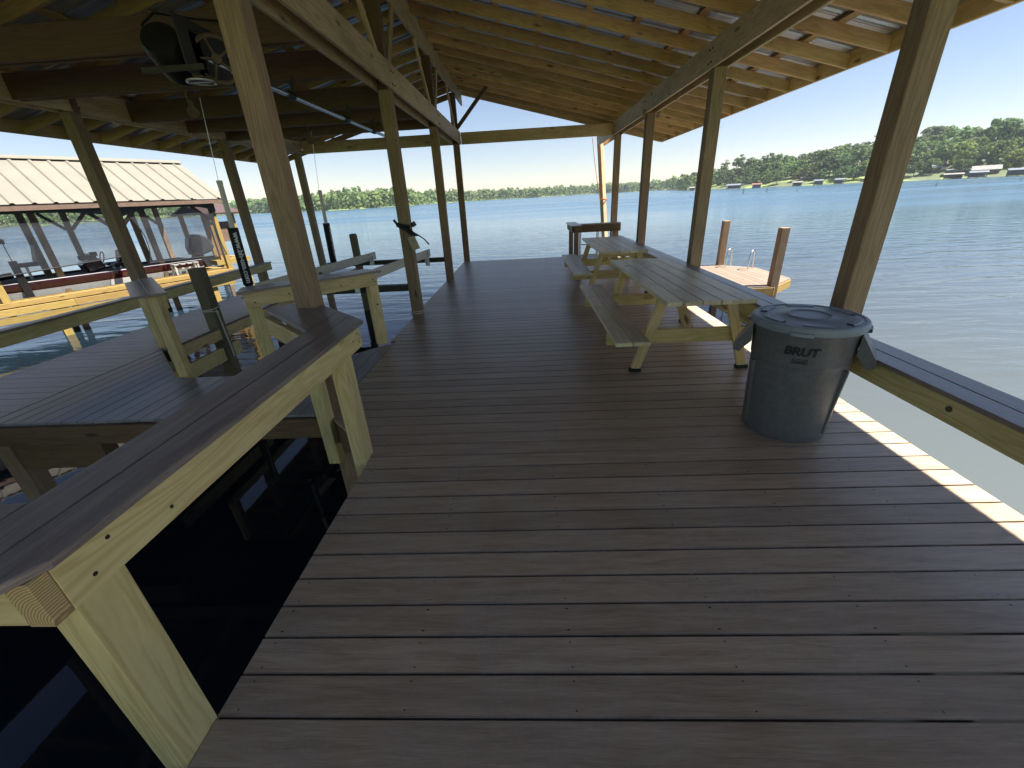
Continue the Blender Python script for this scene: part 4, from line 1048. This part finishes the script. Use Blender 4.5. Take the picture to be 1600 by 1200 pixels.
# mesh curtains, sagging edges
def net(label, yl, yr, zb_l, zb_r, ztp, inl, inr):
    t = nthing('shade_net', label, 'net', NX + .02, (yl + yr) / 2, zb_l, 'black mesh nets hanging under the eave')
    m = MB(); nu, nv = 22, 16
    def P(i, j):
        v = j / nv; u = i / nu
        # v=0 top, 1 bottom; the sides pull inwards
        sag = sin(pi * v) ** .8
        a = yl + inl * (sag * .8 + v * .7); b = yr - inr * (sag * .8 + v * .7)
        zz = ztp + ((zb_l * (1 - u) + zb_r * u) - ztp) * v - (.10 * sin(pi * u) * (1 - v) * 0)
        if j == 0: zz = ztp
        return (NX + .04 + .05 * noise.noise(Vector((u * 4, v * 3, yl))) + .03 * v, a + (b - a) * u, zz)
    for i in range(nu):
        for j in range(nv):
            m.quad([P(i, j), P(i + 1, j), P(i + 1, j + 1), P(i, j + 1)], [(0, 0)] * 4, (0, 0))
    obj('mesh', m, NET, t, smooth=True)
    hem = MB().tube([P(0, j) for j in range(nv + 1)], .014, 5).tube([P(nu, j) for j in range(nv + 1)], .014, 5).tube([P(i, nv) for i in range(nu + 1)], .016, 5)
    obj('hem', hem, BLACK, t)
    top = MB()
    for i in range(nu):
        u0, u1 = i / nu, (i + 1) / nu
        def hh(u): return .05 + .20 * (abs(2 * u - 1) ** 4)
        a = P(i, 0); b = P(i + 1, 0)
        top.quad([(a[0] + .012, a[1], a[2] + .01), (b[0] + .012, b[1], b[2] + .01), (b[0] + .014, b[1], b[2] - hh(u1)), (a[0] + .014, a[1], a[2] - hh(u0))], [(0, 0)] * 4, (0, 0))
    obj('folded_top', top, NETF, t)
net('long mesh net nearer the viewer, hung over the boat seats', -.6, 5.15, .25, .62, 1.93, 0.0, .22)
net('shorter mesh net with curved left edge over the outboard motor', 5.22, 7.78, .33, .30, 1.93, .28, .14)
# the bass boat on its lift
BO = nthing('bass_boat', 'dark red bass boat raised on a lift behind the nets', 'boat', -18.3, 4, -.4)
hull = []
def section(y, k):   # half beam, sheer z, keel z
    t = (y - .2) / 7.0; hb = 1.02 * (1 - max(0, (.42 - t) / .42) ** 2.2 * .96) * (1 - .06 * t)
    sh_ = .19 + .10 * max(0, .3 - t); kz = -.50 + .42 * max(0, (.25 - t) / .25) ** 2
    return hb, sh_, kz
ring = []; N_ = 20
red = MB(); wht = MB(); dk_ = MB()
def ptsec(y):
    hb, sh_, kz = section(y, 0)
    return [(0, kz), (hb * .55, kz + .07), (hb * .88, kz + .20), (hb * .95, sh_ - .25), (hb, sh_ - .09), (hb, sh_ - .02), (hb * .93, sh_)]
ysx = [.2 + 7.0 * i / N_ for i in range(N_ + 1)]
for i in range(N_):
    A = ptsec(ysx[i]); B = ptsec(ysx[i + 1])
    for s in (-1, 1):
        for k in range(6):
            p = [(-18.3 + s * A[k][0], ysx[i], A[k][1]), (-18.3 + s * B[k][0], ysx[i + 1], B[k][1]), (-18.3 + s * B[k + 1][0], ysx[i + 1], B[k + 1][1]), (-18.3 + s * A[k + 1][0], ysx[i], A[k + 1][1])]
            if s < 0: p.reverse()
            (wht if k < 3 else red if k < 5 else wht).quad(p, [(0, 0)] * 4, (0, 0))
    dz = -.06 if .35 < i / N_ < .9 else -.01
    dk_.quad([(-18.3 - A[6][0], ysx[i], A[6][1] + dz), (-18.3 - B[6][0], ysx[i + 1], B[6][1] + dz), (-18.3 + B[6][0], ysx[i + 1], B[6][1] + dz), (-18.3 + A[6][0], ysx[i], A[6][1] + dz)], [(0, 0)] * 4, (0, 0))
A = ptsec(7.2)
red.quad([(-18.3 + A[k][0], 7.2, A[k][1]) for k in range(7)] + [(-18.3 - A[k][0], 7.2, A[k][1]) for k in range(6, 0, -1)], [(0, 0)] * 13, (0, 0))
obj('hull_side', red, BOATRED, BO, smooth=True); obj('hull_bottom', wht, BOATWHITE, BO, smooth=True); obj('deck', dk_, CARPET, BO)
def seat(x, y, z, parent, s=1.0):
    m = MB(); m.tube([(x, y, z - .35), (x, y, z)], .035, 8)
    obj('seat_post', m, STEEL, parent)
    m = MB(); m.bar((x, y - .2 * s, z + .05), (x, y + .24 * s, z + .05), .44 * s, .10, (1, 0, 0))
    m.bar((x, y + .22 * s, z + .08), (x, y + .33 * s, z + .50 * s), .42 * s, .09, (1, 0, 0))
    obj('seat', m, SEATM, parent, bevel=.035)
seat(-18.2, 3.1, .52, BO, 1.15); seat(-18.0, 5.1, .25, BO, .9); seat(-18.6, 5.1, .25, BO, .9)
obj('console', MB().bar((-18.0, 4.2, .30), (-18.0, 4.65, .42), .6, .34, (1, 0, 0)), BOATRED, BO, bevel=.05)
obj('steering_wheel', MB().tube([(-18.0 + .17 * cos(k * pi / 8), 4.75 + .05 * sin(k * pi / 8), .56 + .16 * sin(k * pi / 8)) for k in range(17)], .014, 6, caps=False), BLACK, BO)
tm = MB().tube([(-18.1, 1.0, .32), (-18.1, 2.3, .36)], .035, 8).tube([(-18.1, 2.3, .30), (-18.1, 2.75, .34)], .08, 10).bar((-18.1, .8, .34), (-18.1, 1.15, .42), .16, .12, (1, 0, 0))
obj('trolling_motor', tm, BLACK, BO, smooth=True)
# depth finder on its arm
obj('fish_finder', MB().tube([(-18.0, 4.5, .25), (-18.0, 4.42, .56)], .02, 6).bar((-18.0, 4.2, .60), (-18.0, 4.62, .60), .12, .05, (0, 0, 1)).bar((-18.0, 4.5, .68), (-18.0, 4.66, .68), .12, .12, (0, 0, 1)), BLACK, BO)
obj('windshield', MB().bar((-18.0, 4.28, .48), (-18.0, 4.42, .72), .55, .008, (1, 0, 0)), NET, BO)
em = MB()
pr = [(7.28, .30), (7.24, .55), (7.34, .86), (7.55, .98), (7.80, .94), (8.02, .74), (8.08, .50), (7.95, .34), (7.65, .26)]
for x0, x1, sc1 in ((-18.50, -18.44, .82), (-18.44, -18.16, 1.0), (-18.16, -18.10, .82)):
    cy_, cz_ = 7.65, .58
    sa = sc1 if x0 < -18.45 else 1; sb_ = sc1 if x1 > -18.15 else 1
    A = [(x0, cy_ + (y - cy_) * sa, cz_ + (z - cz_) * sa) for y, z in pr]; B = [(x1, cy_ + (y - cy_) * sb_, cz_ + (z - cz_) * sb_) for y, z in pr]
    for k in range(9): em.quad([A[k], A[(k + 1) % 9], B[(k + 1) % 9], B[k]], [(0, 0)] * 4, (0, 0))
    if x0 < -18.45: em.quad(list(reversed(A)), [(0, 0)] * 9, (0, 0))
    if x1 > -18.15: em.quad(B, [(0, 0)] * 9, (0, 0))
obj('engine_cowl', em, ENGINE, BO, smooth=True)
em = MB().bar((-18.3, 7.55, .30), (-18.3, 7.78, -.30), .16, .22, (0, 1, 0)).bar((-18.3, 7.45, -.02), (-18.3, 7.30, .20), .2, .2, (0, 1, 0)).bar((-18.3, 7.60, -.22), (-18.3, 8.15, -.22), .22, .03, (1, 0, 0))
em.tube([(-18.3, 7.55, -.42), (-18.3, 7.7, -.42), (-18.3, 8.05, -.42)], [.03, .065, .05], 10).bar((-18.3, 7.72, -.28), (-18.3, 7.85, -.62), .03, .2, (1, 0, 0))
obj('outboard_leg', em, BLACK, BO, bevel=.01)
NL = nthing('neighbor_lift', 'boat lift carrying the dark red bass boat', 'boat lift', -18.3, 4, -.6)
obj('bunk_board', MB().box(-18.85, -18.75, 1.5, 7.0, -.55, -.44, 'y').box(-17.85, -17.75, 1.5, 7.0, -.55, -.44, 'y'), DARKW, NL)
obj('cross_bar', MB().box(-19.6, -17.2, 2.2, 2.3, -.66, -.555, 'x').box(-19.6, -17.2, 6.0, 6.1, -.66, -.555, 'x'), DSTEEL, NL)
for (xx, yy) in ((-17.3, 2.25), (-17.3, 2.75), (-19.5, 2.25)):
    obj('sling_strap', MB().bar((xx, yy, -.5), (xx, yy, .75), .16, .02, (0, 1, 0)), BLACK, NL)
    obj('chain', MB().tube([(xx, yy, .75), (xx, yy, 1.25), (xx, yy, 2.0)], .010, 5).bar((xx, yy, 1.18), (xx, yy, 1.30), .09, .05, (0, 1, 0)), BLACK, NL)
ST = nthing('step_stand', 'pale slatted step stand beside the stern of the red boat', 'steps', -17.1, 6.5, NZ)
sm_ = MB()
for k in range(4): sm_.box(-17.25, -16.9, 6.15 + k * .2, 6.28 + k * .2, .12 - k * .0, .15, 'x')
for yy in (6.17, 6.85):
    for xx in (-17.2, -16.95): sm_.bar((xx, yy, NZ + .002), (xx, yy, .12), .05, .05, (1, 0, 0))
sm_.box(-17.22, -17.18, 6.15, 6.9, -.05, -.0, 'y')
obj('slats', sm_, BOATWHITE, ST, bevel=.003)
SB2 = nthing('distant_boathouse', 'small boathouse with dark brown roof behind the neighboring boathouse', 'boathouse', -21.5, 10.5, NZ)
for (xx, yy) in ((-20.3, 9.2), (-20.3, 10.1), (-22.8, 9.2), (-22.8, 10.1)): obj('post', MB().bar((xx, yy, -3), (xx, yy, 1.62), .15, .15, (1, 0, 0)), NDOCKW, SB2)
obj('roof', MB().bar((-20.0, 9.7, 1.62), (-21.55, 9.7, 1.98), 1.5, .06, (0, 1, 0)).bar((-23.1, 9.7, 1.62), (-21.55, 9.7, 1.98), 1.5, .05, (0, 1, 0)), DARKR, SB2)
obj('deck_board', MB().box(-23, -20.2, 8.9, 10.3, NZ - .2, NZ, 'y'), NDOCKW, SB2)
obj('siding', MB().box(-20.36, -20.33, 9.3, 10.0, .5, 1.3, 'z'), BROWNP, SB2)

# ------------------------------------------------------------ far shores
def pxdir(u, v=None):
    d = Rw @ Vector((u - 800, 600 - (v if v is not None else 306 + .0557 * (820 - u)), -F)); return d
def shore_pt(az, dist): return Vector((sin(radians(az)) * dist, cos(radians(az)) * dist, 0))
# shoreline distance by azimuth (degrees right of the deck axis)
SH = [(-60, 700), (-45, 760), (-34, 640), (-28, 560), (-24, 400), (-14, 430), (-11, 560), (-6, 640), (2, 660), (9, 800), (17, 720), (19.5, 400), (24, 345), (30, 325), (38, 300), (46, 285), (60, 270), (75, 250)]
def shore(az):
    for (a, d), (b, e_) in zip(SH[:-1], SH[1:]):
        if a <= az <= b: return d + (e_ - d) * (az - a) / (b - a)
    return SH[-1][1]
ter = MB(); steps = [i * .75 - 60 for i in range(181)]
def hill(az): return 1.0 if az < 18 else 1.6
rows_ = [(0, -2.2), (1.5, -1.2), (12, -.2), (40, 2.2), (90, 5.0), (160, 6.0), (600, 3.0)]
def tz(az, back):
    k = (1.0 if az < 19 else 1.0 + min(1.1, (az - 19) * .06))
    if back < 0: return -1.0
    for (b0, z0), (b1, z1) in zip(rows_[:-1], rows_[1:]):
        if b0 <= back <= b1:
            z = z0 + (z1 - z0) * (back - b0) / (b1 - b0); break
    else: z = 3
    return z * (k if z > 0 else 1)
for i in range(len(steps) - 1):
    a0, a1 = steps[i], steps[i + 1]
    if a1 > 75: break
    j0 = 6 * noise.noise(Vector((a0 * .6, 0, 0))); j1 = 6 * noise.noise(Vector((a1 * .6, 0, 0)))
    for (b0, z0), (b1, z1) in zip(rows_[:-1], rows_[1:]):
        p = []
        for az, b, j in ((a0, b0, j0), (a1, b0, j1), (a1, b1, j1), (a0, b1, j0)):
            q_ = shore_pt(az, shore(az) + b + j); q_.z = tz(az, b); p.append(q_)
        ter.quad(p, [(0, 0)] * 4, (0, 0))
struct('far_shore', ter, BANKM, smooth=True)

def leaf_clump(m, c, rad, n, size, flat=.75):
    for _ in range(n):
        d = Vector((random.gauss(0, 1), random.gauss(0, 1), random.gauss(0, 1))).normalized()
        p = Vector(c) + Vector((d.x * rad, d.y * rad, d.z * rad * flat)) * random.uniform(.75, 1.05)
        nrm = (d + Vector((random.uniform(-.7, .7), random.uniform(-.7, .7), random.uniform(-.2, .9)))).normalized()
        a = nrm.orthogonal().normalized(); b = nrm.cross(a); th = random.uniform(0, 6.28); a, b = a * cos(th) + b * sin(th), b * cos(th) - a * sin(th)
        s = size * random.uniform(.6, 1.25)
        m.quad([p + a * s, p + b * s * .8, p - a * s * .9, p - b * s * .75], [(0, 0)] * 4, (0, 0))
def tree_mesh(kind, seed, h):
    random.seed(seed); cr = MB(); tr = MB()
    if kind == 'oak':
        w = h * random.uniform(.44, .56); n = 34; z0 = h * .28
        for k in range(n):
            t = random.random(); a = random.uniform(0, 6.28); rr = w * (1 - (t - .35) ** 2 * 1.6) * sqrt(random.uniform(.05, 1))
            leaf_clump(cr, (rr * cos(a), rr * sin(a), z0 + (h * .92 - z0) * t), h * random.uniform(.10, .16), 26, h * .055)
        tr.tube([(0, 0, -1.5), (0, 0, h * .2), (.2, .1, h * .45)], [h * .028, h * .022, h * .012], 6)
        for k in range(4):
            a = k * 1.6; tr.tube([(0, 0, h * .22), (w * .5 * cos(a), w * .5 * sin(a), h * .5)], [h * .014, h * .006], 5)
    else:
        w = h * .2
        for k in range(15):
            t = random.random(); a = random.uniform(0, 6.28); rr = w * random.uniform(.2, 1)
            leaf_clump(cr, (rr * cos(a), rr * sin(a), h * (.58 + .38 * t)), h * random.uniform(.06, .10), 22, h * .042, .6)
        tr.tube([(0, 0, -1.5), (0, 0, h * .5), (.1, 0, h * .9)], [h * .02, h * .015, h * .006], 6)
        for k in range(5):
            a = k * 1.3; tr.tube([(0, 0, h * (.5 + .07 * k)), (w * .7 * cos(a), w * .7 * sin(a), h * (.58 + .07 * k))], [h * .007, h * .003], 5)
    return cr, tr
protos = []
for i, (kd, mt, h) in enumerate([('oak', LEAF, 12), ('oak', LEAFD, 12), ('oak', LEAF, 12), ('pine', LEAFD, 15), ('oak', LEAFY, 9), ('pine', LEAF, 15), ('oak', LEAFD, 12)]):
    c_, t_ = tree_mesh(kd, 40 + i, h); protos.append((kd, c_.mesh('crown', mt), t_.mesh('trunk', BARK), h))
random.seed(11)
nt_ = 0
LBL = {'oak': 'broad rounded tree among the trees lining the far right shore', 'pine': 'tall loose-topped pine rising above the trees on the far right shore'}
for row, (back, stp, hs) in enumerate([(20, 5.6, 10.0), (34, 5.4, 12.5), (52, 6.0, 14.0), (78, 7.5, 15.5), (115, 10, 16)]):
    az = 19.3 if row else 20.5
    while az < 66:
        d_ = shore(az); az += degrees_step if False else math.degrees(stp * random.uniform(.75, 1.2) / d_)
        if row == 0 and random.random() < .3: continue
        if az < 21 and row > 3: continue
        dd = shore(az) + back + random.uniform(-7, 7); p = shore_pt(az, dd); z = tz(az, back) - .3
        k = random.choice([0, 0, 1, 2, 2, 6, 4 if row < 2 else 1, 3 if row > 1 else 0, 5 if row > 2 else 1]); kd, cm_, tm_, h0 = protos[k]
        edge = min(1, .55 + max(0, (az - 19)) * .055)
        hh = hs * random.uniform(.72, 1.15) * edge * (1.22 if kd == 'pine' else 1)
        if row == 0: hh *= .85
        zone = 'left of the third post' if az < 21.5 else 'between third and nearest post' if az < 36 else 'right of nearest post' if az < 46.5 else 'beyond the picture edge'
        rowl = ('by the waterline', 'low on the bank', 'mid slope', 'upper slope', 'on the ridge')[row]
        look = {0: 'rounded mid-green tree', 1: 'rounded dark tree', 2: 'wide mid-green tree', 3: 'tall dark pine', 4: 'small bright tree', 5: 'tall pale pine', 6: 'spreading dark tree'}[k]
        t = thing('pine_tree' if kd == 'pine' else 'broadleaf_tree', look + ' ' + rowl + ', far shore, ' + zone, 'tree', (p.x, p.y, z), 'trees lining the far right shore', random.uniform(0, 6.28), False)
        s = hh / h0; t.scale = (s * random.uniform(.9, 1.2), s * random.uniform(.9, 1.2), s)
        c_ = bpy.data.objects.new('crown', cm_); C.objects.link(c_); c_.parent = t
        q_ = bpy.data.objects.new('trunk', tm_); C.objects.link(q_); q_.parent = t
        nt_ += 1
print('trees', nt_)
# far woods that read as one mass
def woods(name, label, az0, az1, rows, h, mat, seed, size, n, dens=1.0, backs=None):
    random.seed(seed); m = MB()
    for back in rows:
        az = az0
        while az < az1:
            d_ = shore(az); az += math.degrees(h * .42 * random.uniform(.6, 1.3) / d_ / dens)
            dd = shore(az) + back + random.uniform(-6, 6); p = shore_pt(az, dd); z = tz(az, back) - .5
            ed = min(1, .4 + (az - az0) * .25, .5 + (az1 - az) * .3)
            hh = h * random.uniform(.72, 1.12) * ed * (1 + .18 * noise.noise(Vector((az * .25, back * .02, seed))))
            for k in range(3):
                leaf_clump(m, (p.x + random.uniform(-.15, .15) * hh, p.y + random.uniform(-.1, .1) * hh, z + hh * (.25 + .27 * k)), hh * (.30 - .05 * k), n, hh * size, 1.0)
    o = obj(name, m, mat); tag(o, label, 'forest', kind='stuff')
woods('far_woods', 'distant green wood on the left shore beyond the slip', -34, -12.5, (8, 16, 28, 45, 70), 13.5, FORM, 5, .14, 16, 1.3)
woods('far_woods', 'hazy wood along the most distant shore in the middle of the view', -15, 20.5, (10, 24, 45), 12.5, FORM, 6, .16, 12, 1.3)
woods('far_woods', 'distant wood on the far left seen beside the neighboring boathouse', -58, -31, (10, 24, 45, 70), 15, FORM, 8, .13, 8)
# shoreline shrubs on the left wood
random.seed(3); m = MB(); az = -33
while az < 18:
    d_ = shore(az); az += math.degrees(2.6 / d_ * random.uniform(.6, 1.6)); p = shore_pt(az, shore(az) + random.uniform(2, 9))
    leaf_clump(m, (p.x, p.y, tz(az, 4) + .9), random.uniform(1.0, 2.2), 8, .9)
tag(obj('shore_scrub', m, LEAFY), 'bright scrub along the waterline of the distant left shore', 'scrub', kind='stuff')

# houses, boat sheds, lawns on the right shore
def house(name, label, u, back, w, dp, hw, hr, wall, roof, open_front=False, cat='house'):
    az = math.degrees(atan2(pxdir(u).x, pxdir(u).y)); d_ = shore(az) + back; p = shore_pt(az, d_); z = max(tz(az, back), WZ + .6) - .3
    t = thing(name, label, cat, (p.x, p.y, z), 'buildings on the far right shore', -radians(az) + random.uniform(-.25, .25), False)
    t['_o'] = [0, 0, 0]
    w *= .72; dp *= .8; hw *= .8; hr *= .75
    x0, x1, y0, y1 = -w / 2, w / 2, -dp / 2, dp / 2
    if open_front:
        for xx in (x0, 0, x1):
            for yy in (y0, y1): obj('post', MB().bar((xx, yy, -1.5), (xx, yy, hw), .25, .25, (1, 0, 0)), wall, t)
        obj('deck', MB().box(x0, x1, y0, y1, .0, .3, 'x'), wall, t)
        obj('wall', MB().box(x0, x1, y1 - .15, y1, .3, hw, 'x'), wall, t)
    else:
        obj('wall', MB().box(x0, x1, y0, y1, -2, hw, 'z'), wall, t)
        wm = MB()
        for k in range(4):
            xx = x0 + w * (.14 + .24 * k); obj('window', MB().box(xx - .5, xx + .5, y0 - .05, y0 - .01, .8, 2.1, 'x'), DARKG, t)
    rm = MB().bar((x0 - .5, y0 / 2 - .3, hw + hr / 2), (x1 + .5, y0 / 2 - .3, hw + hr / 2), sqrt((dp / 2 + .6) ** 2 + hr ** 2), .15, Vector((0, dp / 2 + .6, hr)))
    rm.bar((x0 - .5, y1 / 2 + .3, hw + hr / 2), (x1 + .5, y1 / 2 + .3, hw + hr / 2), sqrt((dp / 2 + .6) ** 2 + hr ** 2), .149, Vector((0, -dp / 2 - .6, hr)))
    obj('roof', rm, roof, t)
random.seed(21)
house('boat_shed', 'long white boat shed at the waterline right of the third right-hand post', 1147, -1, 11, 6, 2.4, 1.2, WALLP, ROOFWH, True, 'boat shed')
house('boat_shed', 'white shed with reddish roof at the waterline', 1183, 0, 6.5, 5, 2.0, 1.1, WALLP, ROOFR, False, 'boat shed')
house('boat_shed', 'small grey boat shed peeping left of the third right-hand post', 1082, 0, 5, 5, 2.0, 1.0, WALLB, ROOFG, True, 'boat shed')
house('boat_shed', 'low boat shed between the grey bin post and the trees', 1247, 0, 6, 5, 2.0, .9, WALLP, ROOFG, True, 'boat shed')
house('boat_shed', 'blue-white boat shed just left of the nearest right-hand post', 1280, 0, 5.5, 5, 2.4, .9, WALLP, ROOFWH, True, 'boat shed')
house('boat_shed', 'pale boat shed close beside the left edge of the nearest right-hand post', 1312, 0, 5, 5, 2.4, .9, WALLP, ROOFWH, True, 'boat shed')
house('lake_house', 'dark low house with pale roof above the lawn right of the nearest post', 1500, 18, 13, 9, 2.2, 1.0, WALLB, ROOFWH)
house('lake_house', 'brown house with big grey roof near the right picture edge', 1540, 16, 12, 10, 2.2, 2.4, WALLB, ROOFG)
house('lake_house', 'small white-roofed house half hidden by trees', 1455, 28, 8, 7, 2.4, 1.6, WALLB, ROOFWH)
house('boat_shed', 'blue-grey boat shed at the waterline below the big grey roof', 1530, -1, 7, 5, 2.3, .9, WALLP, ROOFWH, True, 'boat shed')
house('boat_shed', 'blue-grey boat shed touching the right picture edge', 1594, -1, 8, 5, 2.6, .9, WALLP, ROOFWH, True, 'boat shed')
house('boat_shed', 'dark open shed at the waterline left of the yellow lawn', 1492, 0, 8, 5, 2.0, .7, WALLB, ROOFG, True, 'boat shed')
house('lake_house', 'low brown house under the trees behind the lawns', 1262, 24, 12, 8, 2.2, 1.4, WALLB, ROOFG)
# tiny stumps and markers standing in the lake
def marker(name, label, u, v, h, lean=0):
    d_ = pxdir(u, v); t_ = (WZ - H) / d_.z; p = d_ * t_
    o = obj(name, MB().tube([(p.x, p.y, WZ - .5), (p.x + lean, p.y, WZ + h)], [.16, .10], 7), GREYW)
    tag(o, label, 'stump', 'stumps and stakes in the open lake')
for lab, u, v, h, le in (('thin stake in the lake below the long white boat shed', 1161, 303, 1.7, 0), ('thin stake in the lake below the shed with reddish roof', 1197, 300, 1.4, .3), ('short stump in the lake left of the nearest post', 1245, 299.5, .5, .1),
    ('leaning stump in the lake right of the nearest post', 1460, 290.5, .5, .5), ('low stump in the lake near the right picture edge', 1593, 281.5, .5, .4), ('tiny stump in the lake right of the third post', 1079, 308.5, .35, 0)):
    marker('stump', lab, u, v, h, le)
# air
hz = MB().box(-1100, 1100, -60, 1150, WZ - 2.2, 36, 'y')
hm_ = bpy.data.materials.new('lake_air'); hm_.use_nodes = True; ht = hm_.node_tree; ht.nodes.remove(ht.nodes['Principled BSDF'])
pv = ht.nodes.new('ShaderNodeVolumePrincipled'); pv.inputs['Color'].default_value = (.80, .90, 1, 1); pv.inputs['Density'].default_value = .00018; pv.inputs['Anisotropy'].default_value = .2
ht.links.new(pv.outputs[0], ht.nodes['Material Output'].inputs['Volume'])
ho = obj('haze', hz, hm_); tag(ho, 'thin pale blue summer haze over the lake', 'haze', kind='stuff')
